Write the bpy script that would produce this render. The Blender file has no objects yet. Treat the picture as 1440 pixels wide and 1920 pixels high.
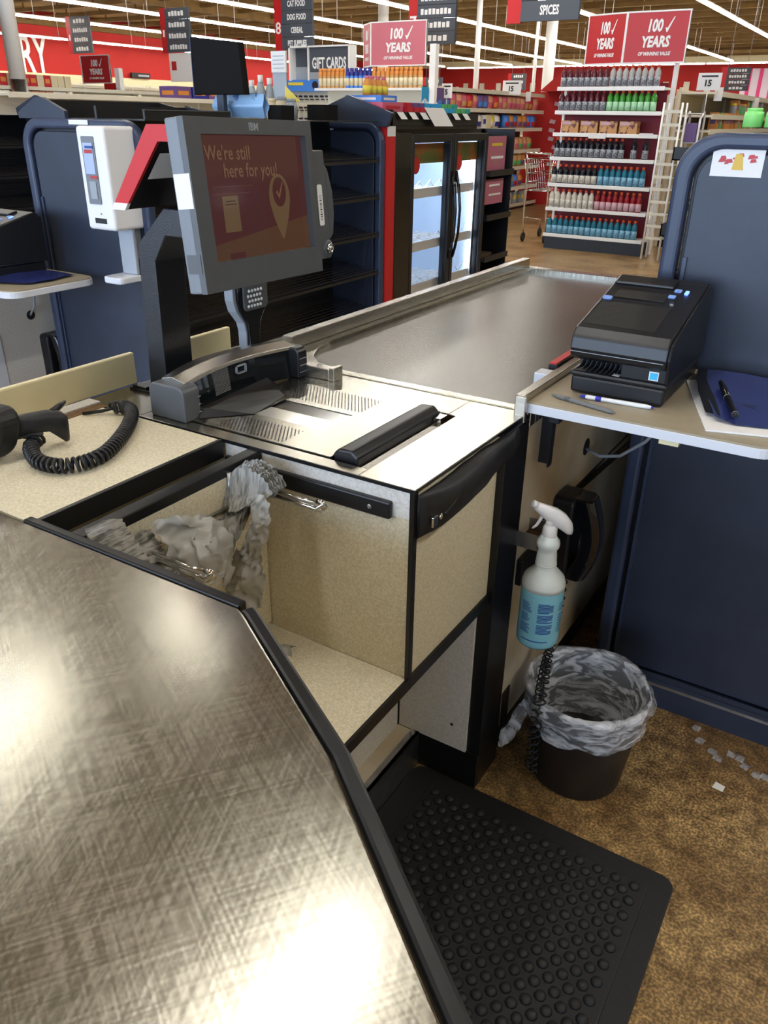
import bpy, bmesh, math, random
from mathutils import Vector, Matrix, noise
random.seed(7)
SC = bpy.context.scene
COL = SC.collection
PI = math.pi

# ------------------------------------------------------------------ camera, world, light, exposure
yaw, pitch, roll = math.radians(-31.659), math.radians(26.647), math.radians(0.887)
f = Vector((math.sin(yaw)*math.cos(pitch), math.cos(yaw)*math.cos(pitch), -math.sin(pitch)))
r0 = Vector((math.cos(yaw), -math.sin(yaw), 0)); u0 = r0.cross(f)
c_, s_ = math.cos(roll), math.sin(roll)
R_ = c_*r0 + s_*u0; U_ = -s_*r0 + c_*u0
cam = bpy.data.cameras.new('camera'); camo = bpy.data.objects.new('camera', cam); COL.objects.link(camo)
camo.matrix_world = Matrix(((R_.x, U_.x, -f.x, 0), (R_.y, U_.y, -f.y, 0), (R_.z, U_.z, -f.z, 1.42), (0, 0, 0, 1)))
cam.sensor_fit = 'VERTICAL'; cam.sensor_height = 24; cam.lens = 24*1475.34/1920
cam.clip_start = 0.02; cam.clip_end = 300
SC.camera = camo
SC.view_settings.view_transform = 'Standard'; SC.view_settings.look = 'None'
SC.view_settings.gamma = 1; SC.view_settings.exposure = 0.5
w = bpy.data.worlds.new('world'); SC.world = w; w.use_nodes = True
w.node_tree.nodes['Background'].inputs[0].default_value = (.62, .78, 1, 1)
w.node_tree.nodes['Background'].inputs[1].default_value = 1.2
TUBE = 34.0
def area(name, loc, rot, sx, sy, power, color):
    l = bpy.data.lights.new(name, 'AREA'); l.shape = 'RECTANGLE'; l.size = sx; l.size_y = sy
    l.energy = power; l.color = color
    o = bpy.data.objects.new(name, l); COL.objects.link(o); o.location = loc; o.rotation_euler = rot
    return o
area('daylight_storefront', (-4, -6.9, 1.9), (math.radians(90), 0, 0), 16, 2.9, 720, (.58, .75, 1))

# ------------------------------------------------------------------ materials
M = {}
def mat(name, col, rough=.5, metal=0, noise_amt=0, scale=40, bump=0, emit=None, estr=0, trans=0, alpha=1, coat=0, col2=None, stretch=None, ior=1.45, contrast=(.35, .65), spec=.5, detail=4, bscale=None):
    m = bpy.data.materials.new(name); m.use_nodes = True
    nt = m.node_tree; b = nt.nodes['Principled BSDF']
    b.inputs['Base Color'].default_value = (*col, 1); b.inputs['Roughness'].default_value = rough
    b.inputs['Metallic'].default_value = metal; b.inputs['IOR'].default_value = ior
    b.inputs['Transmission Weight'].default_value = trans; b.inputs['Alpha'].default_value = alpha
    b.inputs['Coat Weight'].default_value = coat; b.inputs['Specular IOR Level'].default_value = spec
    if emit: b.inputs['Emission Color'].default_value = (*emit, 1); b.inputs['Emission Strength'].default_value = estr
    if noise_amt or bump or col2:
        tc = nt.nodes.new('ShaderNodeTexCoord'); mp = nt.nodes.new('ShaderNodeMapping')
        nt.links.new(tc.outputs['Object'], mp.inputs[0])
        if stretch: mp.inputs['Scale'].default_value = stretch
        n = nt.nodes.new('ShaderNodeTexNoise'); n.inputs['Scale'].default_value = scale; n.inputs['Detail'].default_value = detail
        nt.links.new(mp.outputs[0], n.inputs['Vector'])
        if col2 or noise_amt:
            cr = nt.nodes.new('ShaderNodeValToRGB')
            c2 = col2 or tuple(c*(1-noise_amt) for c in col)
            cr.color_ramp.elements[0].position = contrast[0]; cr.color_ramp.elements[1].position = contrast[1]
            cr.color_ramp.elements[0].color = (*c2, 1); cr.color_ramp.elements[1].color = (*col, 1)
            nt.links.new(n.outputs['Fac'], cr.inputs[0]); nt.links.new(cr.outputs[0], b.inputs['Base Color'])
        if bump:
            nb = n
            if bscale:
                nb = nt.nodes.new('ShaderNodeTexNoise'); nb.inputs['Scale'].default_value = bscale; nb.inputs['Detail'].default_value = 3
                nt.links.new(mp.outputs[0], nb.inputs['Vector'])
            bp = nt.nodes.new('ShaderNodeBump'); bp.inputs['Strength'].default_value = bump; bp.inputs['Distance'].default_value = .002
            nt.links.new(nb.outputs['Fac'], bp.inputs['Height']); nt.links.new(bp.outputs[0], b.inputs['Normal'])
    M[name] = m
    return m
def hx(s):
    v = [int(s[i:i+2], 16)/255 for i in (0, 2, 4)]
    return tuple(x/12.92 if x <= .04045 else ((x+.055)/1.055)**2.4 for x in v)
def steel(name, col, rough, scr=.10, stretch=(1, 1, 1), metal=1):
    """brushed and scratched stainless steel: fine scratches vary roughness, colour and relief"""
    m = mat(name, col, rough, metal); nt = m.node_tree; b = nt.nodes['Principled BSDF']
    tc = nt.nodes.new('ShaderNodeTexCoord'); fac = None
    for rot, sc in ((.5, (12, 430, 1)), (2.2, (9, 380, 1)), (1.2, (16, 300, 1))):
        mp = nt.nodes.new('ShaderNodeMapping'); mp.inputs['Rotation'].default_value = (0, 0, rot)
        mp.vector_type = 'TEXTURE' if False else 'POINT'
        mp2 = nt.nodes.new('ShaderNodeMapping'); mp2.inputs['Scale'].default_value = sc
        n = nt.nodes.new('ShaderNodeTexNoise'); n.inputs['Scale'].default_value = 1; n.inputs['Detail'].default_value = 3
        nt.links.new(tc.outputs['Object'], mp.inputs[0]); nt.links.new(mp.outputs[0], mp2.inputs[0]); nt.links.new(mp2.outputs[0], n.inputs['Vector'])
        if fac is None: fac = n.outputs['Fac']
        else:
            mx = nt.nodes.new('ShaderNodeMath'); mx.operation = 'ADD'; nt.links.new(fac, mx.inputs[0]); nt.links.new(n.outputs['Fac'], mx.inputs[1]); fac = mx.outputs[0]
    mr = nt.nodes.new('ShaderNodeMapRange'); mr.inputs[1].default_value = 1.25; mr.inputs[2].default_value = 1.75
    mr.inputs[3].default_value = rough-scr*.6; mr.inputs[4].default_value = rough+scr
    nt.links.new(fac, mr.inputs[0]); nt.links.new(mr.outputs[0], b.inputs['Roughness'])
    cr = nt.nodes.new('ShaderNodeMapRange'); cr.inputs[1].default_value = 1.25; cr.inputs[2].default_value = 1.75; cr.inputs[3].default_value = .80; cr.inputs[4].default_value = 1.20
    vm = nt.nodes.new('ShaderNodeVectorMath'); vm.operation = 'SCALE'; vm.inputs[0].default_value = col
    nt.links.new(fac, cr.inputs[0]); nt.links.new(cr.outputs[0], vm.inputs['Scale']); nt.links.new(vm.outputs[0], b.inputs['Base Color'])
    return m
steel('steel', (.385, .365, .310), .23, .030)
steel('steel_bright', (.40, .38, .325), .21, .04)
mat('belt', (.105, .095, .078), .27, .55, .25, 5)
mat('brushed', (.55, .52, .47), .27, 1, .12, 20, stretch=(1, 1, 8))
mat('chrome', (.75, .74, .72), .15, 1)
mat('galvanised', (.52, .53, .55), .35, 1, .2, 30)
mat('laminate', hx('dfd6bd'), .45, 0, scale=260, col2=hx('cbc0a4'), detail=2, spec=.3)
mat('laminate_white', hx('dcd8d2'), .5, 0, scale=230, col2=hx('cbc6be'), detail=2, spec=.3)
mat('laminate_worn', hx('d2c6b0'), .5, 0, scale=6, col2=hx('b9a88a'), spec=.3)
mat('cream_plastic', hx('e6dab0'), .4, 0, .06, 12)
mat('shelf_laminate', hx('a39780'), .35, 0, .08, 60)
mat('white_edge', hx('d4d6dd'), .35)
mat('black_plastic', (.010, .010, .012), .35)
mat('black_gloss', (.006, .006, .008), .12, coat=.3)
mat('black_rubber', (.013, .013, .014), .48, 0, .3, 60, bump=.2)
mat('black_trim', (.007, .007, .008), .32, 0, bump=.1, scale=30)
mat('black_paint', (.012, .013, .016), .33, 0, bump=.25, scale=420)
mat('pane', (.88, .87, .82), .12, .6)  # pale colour stands in for the bright reflection on the scan glass
mat('black_glass', (.008, .010, .012), .06)
mat('navy', (.026, .035, .060), .40, 0, .18, 9, bump=.08, bscale=500)
mat('navy_frame', (.036, .050, .096), .36, 0, .15, 12, bump=.08, bscale=500)
mat('wire_black', (.012, .012, .014), .38)
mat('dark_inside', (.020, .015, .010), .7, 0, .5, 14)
mat('cardboard_brown', (.10, .060, .028), .7, 0, .4, 25)
mat('grey_bezel', hx('55575a'), .42, 0, .08, 30, bump=.06, bscale=700)
mat('grey_bezel_side', hx('777b82'), .4)
mat('white_paper', (.80, .79, .78), .6)
mat('white_plastic', (.80, .79, .80), .3)
mat('grey_plastic', hx('9aa0a8'), .4)
mat('ink', (.02, .02, .02), .6)
mat('red', hx('c31f22'), .45)
mat('red_wall', hx('b51d17'), .7, 0, .08, 1.2)
mat('sign_red', hx('bb2d30'), .4)
mat('sign_grey', hx('4a4f58'), .5)
mat('sign_white', (.86, .85, .83), .5)
mat('white_shelf', (.86, .85, .83), .4)
mat('matte_black', (.012, .011, .011), .8, spec=.1)
mat('cream_shelf', (.72, .68, .56), .45)
mat('ceiling_paint', hx('8a7040'), .85, 0, .35, .8)
mat('ceiling_beam', hx('75592c'), .8, 0, .3, 2)
mat('ceiling_pipe', hx('8a8272'), .6)
mat('tube', (1, 1, 1), .5, emit=(1, .97, .90), estr=TUBE)
mat('cooler_light', (1, 1, 1), .5, emit=(.82, .91, 1), estr=18)
mat('cooler_white', (.62, .74, .90), .4)
mat('glass', (1, 1, 1), .02, trans=1, ior=1.05)
mat('window_glass', (1, 1, 1), .02, trans=1, ior=1.02)
mat('clear_plastic', (.85, .87, .92), .25, trans=.75, ior=1.2, bump=.5, scale=30)
mat('bag_grey', hx('9d9b95'), .38, 0, .12, 18, bump=.8, bscale=45)
mat('bag_pleat_shade', hx('a8a6a0'), .38, 0, scale=170, col2=hx('77756f'), contrast=(.38, .6), bump=1, stretch=(1, 1, .10))  # dark streaks put the shade between pleats into the colour
mat('bag_layer_shade', hx('b4b2ac'), .38, 0, scale=150, col2=hx('6f6d68'), contrast=(.40, .56), bump=1, stretch=(1, .07, 1))  # dark stripes in the colour stand for shade between folded layers
mat('bag_grey_light', hx('b2b0aa'), .35, 0, .10, 18, bump=.8, bscale=40)
def film(name, col, lo, hi, scale, rough=.2):
    m = mat(name, col, rough, 0, bump=.9, scale=scale, stretch=(1, 1, 2.2)); nt = m.node_tree; b = nt.nodes['Principled BSDF']
    tc = nt.nodes.new('ShaderNodeTexCoord'); mp = nt.nodes.new('ShaderNodeMapping'); mp.inputs['Scale'].default_value = (1, 1, 3.0)
    n = nt.nodes.new('ShaderNodeTexNoise'); n.inputs['Scale'].default_value = scale*.8; n.inputs['Detail'].default_value = 5; n.inputs['Distortion'].default_value = 1.2
    nt.links.new(tc.outputs['Object'], mp.inputs[0]); nt.links.new(mp.outputs[0], n.inputs['Vector'])
    r = nt.nodes.new('ShaderNodeMapRange'); r.inputs[1].default_value = .42; r.inputs[2].default_value = .66; r.inputs[3].default_value = lo; r.inputs[4].default_value = hi
    nt.links.new(n.outputs['Fac'], r.inputs[0]); nt.links.new(r.outputs[0], b.inputs['Alpha'])
film('liner', (.85, .88, .95), .14, .85, 22)
mat('blue_liquid', hx('86c9de'), .25, trans=.05, ior=1.33)
mat('bottle_frost', (.80, .88, .88), .35, trans=.12)
mat('print_blue', (.02, .07, .35), .5)
mat('folder_blue', (.025, .035, .16), .22, coat=.4)
mat('pen_blue', (.03, .04, .45), .3)
mat('pen_grey', hx('6d6d6b'), .4)
mat('led_blue', (.1, .2, .8), .4, emit=(.10, .20, 1), estr=2.5)
mat('button_blue', hx('7fa0e0'), .4)
mat('label_blue', hx('41b7e2'), .4)
mat('wood', (.22, .12, .05), .6, 0, .5, 30, stretch=(1, 8, 1))
mat('gun_blue', (.055, .10, .24), .35)
mat('floor_mat_rubber', (.012, .012, .013), .58, 0, .25, 80)
def emis(name, col, s=1.0, base=.05):
    return mat(name, tuple(c*base for c in col), .12, emit=col, estr=s)
emis('screen_red', hx('56302e'), .42); emis('screen_tan', hx('5f4230'), .42); emis('screen_cream', hx('725a40'), .42)
emis('screen_text', hx('7d5c48'), .42); emis('screen_bar', hx('684638'), .42); emis('screen_dark', hx('3a2018'), .4)

# ------------------------------------------------------------------ helpers
def nb(): return bmesh.new()
def box(bm, x, y, z, mi=0):
    vs = [bm.verts.new((a, b, c)) for a in x for b in y for c in z]
    idx = [(0, 1, 3, 2), (4, 6, 7, 5), (0, 4, 5, 1), (2, 3, 7, 6), (0, 2, 6, 4), (1, 5, 7, 3)]
    out = []
    for t in idx:
        fc = bm.faces.new([vs[i] for i in t]); fc.material_index = mi; out.append(fc)
    return out
def mk(axis, a, b, c):
    """(a,b) in the section plane, c along the axis"""
    return {'x': (c, a, b), 'y': (a, c, b), 'z': (a, b, c)}[axis]
def prism(bm, pts, axis, c0, c1, mi=0):
    lo = [bm.verts.new(mk(axis, a, b, c0)) for a, b in pts]; hi = [bm.verts.new(mk(axis, a, b, c1)) for a, b in pts]
    n = len(pts); fs = [bm.faces.new(lo), bm.faces.new(list(reversed(hi)))]
    for i in range(n): fs.append(bm.faces.new((lo[i], hi[i], hi[(i+1) % n], lo[(i+1) % n])))
    for x in fs: x.material_index = mi
    return fs
def rrect(x0, x1, y0, y1, r, n=5, corners=(1, 1, 1, 1)):
    out = []
    for k, (cx, cy, a0) in enumerate(((x1, y1, 0), (x0, y1, 90), (x0, y0, 180), (x1, y0, 270))):
        if not corners[k]: out.append((cx, cy)); continue
        ox = cx-r if cx == x1 else cx+r; oy = cy-r if cy == y1 else cy+r
        for i in range(n+1):
            a = math.radians(a0+90*i/n); out.append((ox+r*math.cos(a), oy+r*math.sin(a)))
    return out
def tube(bm, pts, r, seg=8, mi=0, caps=True):
    pts = [Vector(p) for p in pts]; rings = []
    up = Vector((0, 0, 1)); prev = None
    for i, p in enumerate(pts):
        t = (pts[min(i+1, len(pts)-1)]-pts[max(i-1, 0)]).normalized()
        if prev is None: a = t.cross(up) if abs(t.dot(up)) < .95 else t.cross(Vector((1, 0, 0)))
        else: a = prev-t*prev.dot(t)
        a.normalize(); prev = a; b = t.cross(a)
        rr = r[i] if isinstance(r, (list, tuple)) else r
        rings.append([bm.verts.new(p+(a*math.cos(2*PI*k/seg)+b*math.sin(2*PI*k/seg))*rr) for k in range(seg)])
    for A, B in zip(rings, rings[1:]):
        for k in range(seg):
            fc = bm.faces.new((A[k], A[(k+1) % seg], B[(k+1) % seg], B[k])); fc.material_index = mi; fc.smooth = True
    if caps:
        for q in (rings[0][::-1], rings[-1]):
            fc = bm.faces.new(q); fc.material_index = mi
def lathe(bm, prof, c=(0, 0, 0), seg=16, mi=0, axis='z', mfun=None, wob=None):
    rings = []
    for j, (r, h) in enumerate(prof):
        ring = []
        for k in range(seg):
            a = 2*PI*k/seg; rr = r*(wob(a, j) if wob else 1)
            v = (rr*math.cos(a), rr*math.sin(a), h)
            if axis == 'x': v = (v[2], v[0], v[1])
            if axis == 'y': v = (v[0], v[2], v[1])
            ring.append(bm.verts.new(Vector(v)+Vector(c)))
        rings.append(ring)
    for j, (A, B) in enumerate(zip(rings, rings[1:])):
        for k in range(seg):
            fc = bm.faces.new((A[k], A[(k+1) % seg], B[(k+1) % seg], B[k])); fc.smooth = True
            fc.material_index = mfun(j) if mfun else mi
    for q, j in ((rings[0][::-1], 0), (rings[-1], len(prof)-2)):
        if prof[0 if j == 0 else -1][0] > 1e-4:
            fc = bm.faces.new(q); fc.material_index = mfun(j) if mfun else mi
FACE = {'-y': Matrix(((1, 0, 0, 0), (0, 0, -1, 0), (0, 1, 0, 0), (0, 0, 0, 1))),
        '+x': Matrix(((0, 0, 1, 0), (1, 0, 0, 0), (0, 1, 0, 0), (0, 0, 0, 1))),
        '+z': Matrix.Identity(4)}
def text(bm, s, size, loc, face='-y', sx=1, shear=0, mi=0, ext=.001, bold=0, align='CENTER', MX=None):
    cu = bpy.data.curves.new('t', 'FONT'); cu.body = s; cu.size = size; cu.extrude = ext; cu.offset = bold
    cu.align_x = align; cu.align_y = 'CENTER'; cu.shear = shear; cu.resolution_u = 2
    o = bpy.data.objects.new('t', cu); me = bpy.data.meshes.new_from_object(o)
    me.transform(Matrix.Diagonal((sx, 1, 1, 1)))
    me.transform((MX if MX is not None else Matrix.Translation(loc) @ FACE[face]))
    for p in me.polygons: p.material_index = mi
    k = len(bm.faces); bm.from_mesh(me); bm.faces.ensure_lookup_table()
    for i in range(k, len(bm.faces)): bm.faces[i].material_index = mi
    bpy.data.meshes.remove(me); bpy.data.objects.remove(o); bpy.data.curves.remove(cu)
def tag(o, label=None, cat=None, group=None, kind=None):
    if label: o['label'] = label
    if cat: o['category'] = cat
    if group: o['group'] = group
    if kind: o['kind'] = kind
    return o
def thing(name, label, cat, loc=(0, 0, 0), group=None):
    o = bpy.data.objects.new(name, None); COL.objects.link(o); o.location = loc; o.empty_display_size = .05
    return tag(o, label, cat, group)
WORLD = {}
def wloc(o):
    v = Vector((0, 0, 0))
    while o is not None: v += Vector(o.location); o = o.parent
    return v
def fin(name, bm, ms, parent=None, bevel=0, smooth=False, local=False, label=None, loc=None, seg=2):
    """link one mesh; vertices are given in world space unless local; its origin goes to the parent or to loc"""
    if not isinstance(ms, (list, tuple)): ms = [ms]
    off = wloc(parent) if parent is not None else (Vector(loc) if loc is not None else None)
    if off is not None and not local: bmesh.ops.translate(bm, verts=bm.verts, vec=-off)
    bmesh.ops.recalc_face_normals(bm, faces=bm.faces)
    me = bpy.data.meshes.new(name); bm.to_mesh(me); bm.free()
    for m in ms: me.materials.append(M[m])
    if smooth:
        for p in me.polygons: p.use_smooth = True
    o = bpy.data.objects.new(name, me); COL.objects.link(o)
    if parent is not None: o.parent = parent
    elif loc is not None: o.location = loc
    if bevel:
        b = o.modifiers.new('bevel', 'BEVEL'); b.width = bevel; b.segments = seg; b.limit_method = 'ANGLE'; b.angle_limit = math.radians(35)
        b.harden_normals = False
    if label: o['label'] = label
    return o
def bx(name, x, y, z, m, parent=None, bevel=0, label=None, loc=None):
    b = nb(); box(b, x, y, z); return fin(name, b, m, parent, bevel, label=label, loc=loc)
def structure(o): o['kind'] = 'structure'; return o
def dup(o, loc=None, label=None, parent=None):
    c = o.copy(); COL.objects.link(c); c.parent = parent
    if loc is not None: c.location = loc
    if label: c['label'] = label
    for ch in list(o.children): dup(ch, parent=c)
    return c
def patch(bm, rows, nu=10, nv=10, amp=.006, fr=30, seed=0, mi=0, pleat=0, pdir=(0, 1, 0), sharp=0):
    """surface through rows of control points, crumpled by noise"""
    def lerp_row(row, t):
        t *= len(row)-1; i = min(int(t), len(row)-2); k = t-i; k = k*k*(3-2*k)*.5+k*.5
        return Vector(row[i]).lerp(Vector(row[i+1]), k)
    g = []
    for j in range(nv+1):
        t = j/nv*(len(rows)-1); a = min(int(t), len(rows)-2); k = t-a
        line = []
        for i in range(nu+1):
            p = lerp_row(rows[a], i/nu).lerp(lerp_row(rows[a+1], i/nu), k)
            d = Vector(noise.noise_vector(p*fr+Vector((seed*7.3, seed*3.1, 0))))*amp + Vector(noise.noise_vector(p*fr*2.7+Vector((seed, 0, seed*5))))*amp*.45
            if pleat: d += Vector(pdir)*pleat*(1 if i % 2 else -1)*(.6+.4*math.sin(i*1.7+seed))
            if sharp: d += Vector((0, 1, .3))*sharp*(abs(noise.noise(p*fr*1.6+Vector((seed, 9, 2))))-.25)*4
            line.append(bm.verts.new(p+d))
        g.append(line)
    for j in range(nv):
        for i in range(nu):
            fc = bm.faces.new((g[j][i], g[j][i+1], g[j+1][i+1], g[j+1][i])); fc.material_index = mi; fc.smooth = True

# ------------------------------------------------------------------ the room
def floor_material():
    m = bpy.data.materials.new('floor_concrete'); m.use_nodes = True; nt = m.node_tree; b = nt.nodes['Principled BSDF']
    tc = nt.nodes.new('ShaderNodeTexCoord')
    def nz(s, d=4):
        n = nt.nodes.new('ShaderNodeTexNoise'); n.inputs['Scale'].default_value = s; n.inputs['Detail'].default_value = d
        nt.links.new(tc.outputs['Object'], n.inputs['Vector']); return n
    big, mid, fine = nz(3.2, 5), nz(28, 5), nz(170, 3)
    def ramp(src, a, b_, ca, cb):
        c = nt.nodes.new('ShaderNodeValToRGB'); c.color_ramp.elements[0].position = a; c.color_ramp.elements[1].position = b_
        c.color_ramp.elements[0].color = (*ca, 1); c.color_ramp.elements[1].color = (*cb, 1); nt.links.new(src.outputs['Fac'], c.inputs[0]); return c
    c1 = ramp(mid, .35, .65, hx('786244'), hx('b09468'))
    c2 = ramp(big, .36, .56, hx('8a6e50'), (1, 1, 1))
    c3 = ramp(fine, .44, .62, (.55, .5, .45), (1.6, 1.5, 1.25))
    def mul(a, b_, fac):
        mx = nt.nodes.new('ShaderNodeMix'); mx.data_type = 'RGBA'; mx.blend_type = 'MULTIPLY'; mx.inputs[0].default_value = fac
        nt.links.new(a, mx.inputs[6]); nt.links.new(b_, mx.inputs[7]); return mx.outputs[2]
    o = mul(mul(c1.outputs[0], c2.outputs[0], .55), c3.outputs[0], .9)
    nt.links.new(o, b.inputs['Base Color'])
    mr = nt.nodes.new('ShaderNodeMapRange'); mr.inputs[3].default_value = .18; mr.inputs[4].default_value = .5
    nt.links.new(mid.outputs['Fac'], mr.inputs[0]); nt.links.new(mr.outputs[0], b.inputs['Roughness'])
    bp = nt.nodes.new('ShaderNodeBump'); bp.inputs['Strength'].default_value = .35; bp.inputs['Distance'].default_value = .002
    nt.links.new(mid.outputs['Fac'], bp.inputs['Height']); nt.links.new(bp.outputs[0], b.inputs['Normal'])
    M['floor_concrete'] = m
floor_material()
structure(bx('floor', (-36, 10), (-8, 58), (-.1, 0), 'floor_concrete'))
CZ = 5.3
structure(bx('ceiling', (-36, 10), (-8, 58), (CZ, CZ+.1), 'ceiling_paint'))
b = nb()
for k in range(33): y = -7+2*k; box(b, (-36, 10), (y, y+.14), (CZ-.42, CZ-.30)); box(b, (-36, 10), (y+.03, y+.09), (CZ-.12, CZ))
for k in range(33):
    y = -7+2*k
    for i in range(0, 44, 2): box(b, (-35+i, -34.95+i), (y+.04, y+.08), (CZ-.35, CZ-.05))
structure(fin('trim_1', b, 'ceiling_beam'))
b = nb()
for x in (-33.6, -23.7, -11.4, -3.4, 4.5): box(b, (x-.12, x+.12), (-8, 58), (CZ-.55, CZ-.25))
structure(fin('trim_2', b, 'ceiling_beam'))
b = nb()
box(b, (-34.2, -34), (-8, 58), (2.95, CZ), 0); box(b, (-34.2, -33.9), (-8, 58), (0, 2.95), 1)
structure(fin('wall_left', b, ['red_wall', 'cream_plastic']))
b = nb()
box(b, (-36, 10), (56, 56.2), (1.6, 4.55), 0); box(b, (-36, 10), (56, 56.2), (4.55, CZ), 1); box(b, (-36, 10), (56, 56.2), (0, 1.6), 1)
structure(fin('wall_back', b, ['red_wall', 'cream_plastic']))
structure(bx('wall_right', (9.8, 10), (-8, 58), (0, CZ), 'cream_plastic'))
b = nb()
box(b, (-36, 10), (-7.6, -7.3), (0, .5)); box(b, (-36, 10), (-7.6, -7.3), (3.4, CZ))
for x in (-36, -12.3, -8.2, -4.1, 0, 4.1): box(b, (x, x+.2), (-7.6, -7.3), (.5, 3.4))
box(b, (-35.8, -12.3), (-7.6, -7.3), (.5, 3.4)); box(b, (4.3, 10), (-7.6, -7.3), (.5, 3.4))
structure(fin('wall_front', b, 'cream_plastic'))
for k, x in enumerate((-12.1, -8.0, -3.9, .2)):
    structure(bx('window_%d' % (k+1), (x, x+3.9), (-7.47, -7.45), (.5, 3.4), 'window_glass'))
# red letters on the left wall and the black clock box
b = nb(); text(b, 'RY', 2.15, (-33.97, 25.42, 3.55), '+x', sx=.55, bold=.03, ext=.02)
tag(fin('wall_lettering', b, 'sign_white', loc=(-33.97, 25.3, 3.6)), 'tall white letters RY on the red wall at far left', 'lettering')
b = nb(); box(b, (-33.9, -33.8), (30.7, 31.9), (2.98, 3.2)); box(b, (-33.8, -33.78), (31.1, 31.8), (3.04, 3.12), 1)
tag(fin('wall_box', b, ['black_plastic', 'grey_plastic'], loc=(-33.85, 31.3, 3.1)), 'small black box mounted low on the red wall', 'sign')

# strip lights
def fixture(loc, along='y', L=4.0):
    o = thing('strip_light', '', 'ceiling light', loc, 'white strip lights under the ceiling')
    a, c = (-.05, .05), (0, L)
    b = nb(); X, Y = (a, c) if along == 'y' else (c, a)
    box(b, X, Y, (-.03, 0)); fin('tube', b, 'tube', o, local=True)
    b = nb(); a = (-.035, .035); X, Y = (a, c) if along == 'y' else (c, a)
    box(b, X, Y, (0, .06))
    for t in (.4, L-.4):
        if along == 'y': box(b, (-.008, .008), (t-.008, t+.008), (.06, CZ-4.35))
        else: box(b, (t-.008, t+.008), (-.008, .008), (.06, CZ-4.35))
    fin('housing', b, 'white_shelf', o, local=True)
    return o
p1 = None
def place_light(loc, label):
    global p1
    if p1 is None: p1 = fixture(loc); p1['label'] = label; return p1
    return dup(p1, loc, label)
rows = ((-5.8, 20.5, 'long strip light run nearest the upper right corner'), (-9.4, 16, 'strip light run just left of the bottle display sign'),
        (-13.5, 13, 'strip light run behind the middle column'), (-17.5, 12.5, 'strip light run above the gift card sign'),
        (-21.5, 12, 'strip light run across the top left'), (-25.9, 12, 'strip light run in front of the red wall, upper one'),
        (-32.4, 14, 'strip light run closest to the red wall'))
for x, y0, lab in rows:
    y = y0
    while y < 47: place_light((x, y, 4.2), lab); y += 4.02
for x, ys, lab in ((-4.2, (6.6, -6.5), 'overhead strip light reflected in the register counter'), (-1.5, (-5.5, 8.0), 'overhead strip light in line with the bagging counter'),
                   (-9.4, (-2, 3, 8), 'strip light above the far registers'), (2.2, (-1, 3.1, 8, 13), 'strip light above the right registers')):
    for y in ys: place_light((x, y, 4.2), lab)
sf = fixture((-4.5, 1.3, 4.2), L=1.4); sf['label'] = 'short overhead strip light reflected at the left of the bagging counter'
dup(sf, (-4.3, 3.6, 4.2), 'short overhead strip light reflected by the black corner of the bagging counter')
place_light((-5.9, 7.2, 4.2), 'overhead strip light reflected in the scanner window')
place_light((-7.4, 12.0, 4.2), 'overhead strip light over the drink cooler aisle')
dup(sf, (-1.5, .95, 4.2), 'short overhead strip light above the bottom of the bagging counter')
dup(sf, (-1.2, -.6, 4.2), 'short overhead strip light right above the photographer')
q = fixture((-28, 52.5, 4.35), 'x', 4.0); q['label'] = 'crosswise strip light far back over the rear aisle'; q['group'] = 'crosswise strip lights at the back'
for k in range(1, 8): dup(q, (-28+4.1*k, 52.5, 4.35))

# ------------------------------------------------------------------ steel bagging counter in the foreground
ZC = .905
ctr = thing('bagging_counter', 'large scratched stainless steel bagging counter with black edge in the foreground', 'counter', (-.7, 0, 0))
out = [(-1.32, .568), (-.548, .568), (-.533, .561), (-.320, .432), (-.118, .276), (.03, .16), (.03, -.75), (-1.32, -.75)]
b = nb(); prism(b, out, 'z', ZC-.02, ZC); fin('steel_top', b, 'steel', ctr, bevel=.0035, seg=3)
def strip(bm, pts, wdt, z0, z1, side=1):
    n = len(pts); P = [Vector((x, y)) for x, y in pts]; off = []
    for i in range(n):
        d = (P[min(i+1, n-1)]-P[max(i-1, 0)]).normalized(); nrm = Vector((d.y, -d.x))*side
        off.append(P[i]-nrm*wdt)
    A = [[bm.verts.new((q.x, q.y, z)) for z in (z0, z1)] for q in P]; B = [[bm.verts.new((q.x, q.y, z)) for z in (z0, z1)] for q in off]
    for i in range(n-1):
        for q in ((A[i][0], A[i+1][0], A[i+1][1], A[i][1]), (B[i][0], B[i][1], B[i+1][1], B[i+1][0]), (A[i][1], A[i+1][1], B[i+1][1], B[i][1]), (A[i][0], B[i][0], B[i+1][0], A[i+1][0])): bm.faces.new(q)
    for e in (0, -1): bm.faces.new((A[e][0], A[e][1], B[e][1], B[e][0]))
b = nb(); strip(b, [(-.95, .569), (-.549, .569)], .015, ZC-.042, ZC+.0015, 1)
fin('edge_strip', b, 'black_trim', ctr, bevel=.003)
b = nb(); strip(b, [(-.543, .5655), (-.531, .560), (-.318, .433), (-.116, .277), (.031, .161), (.031, -.1)], .017, ZC-.042, ZC+.001, 1)
fin('edge_strip', b, 'black_trim', ctr, bevel=.004)
b = nb(); prism(b, [(-1.30, .55), (-.60, .55), (-.40, .41), (-.20, .25), (-.10, .14), (-.10, -.7), (-1.30, -.7)], 'z', .0, ZC-.02)
fin('cabinet_body', b, 'laminate', ctr)

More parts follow.
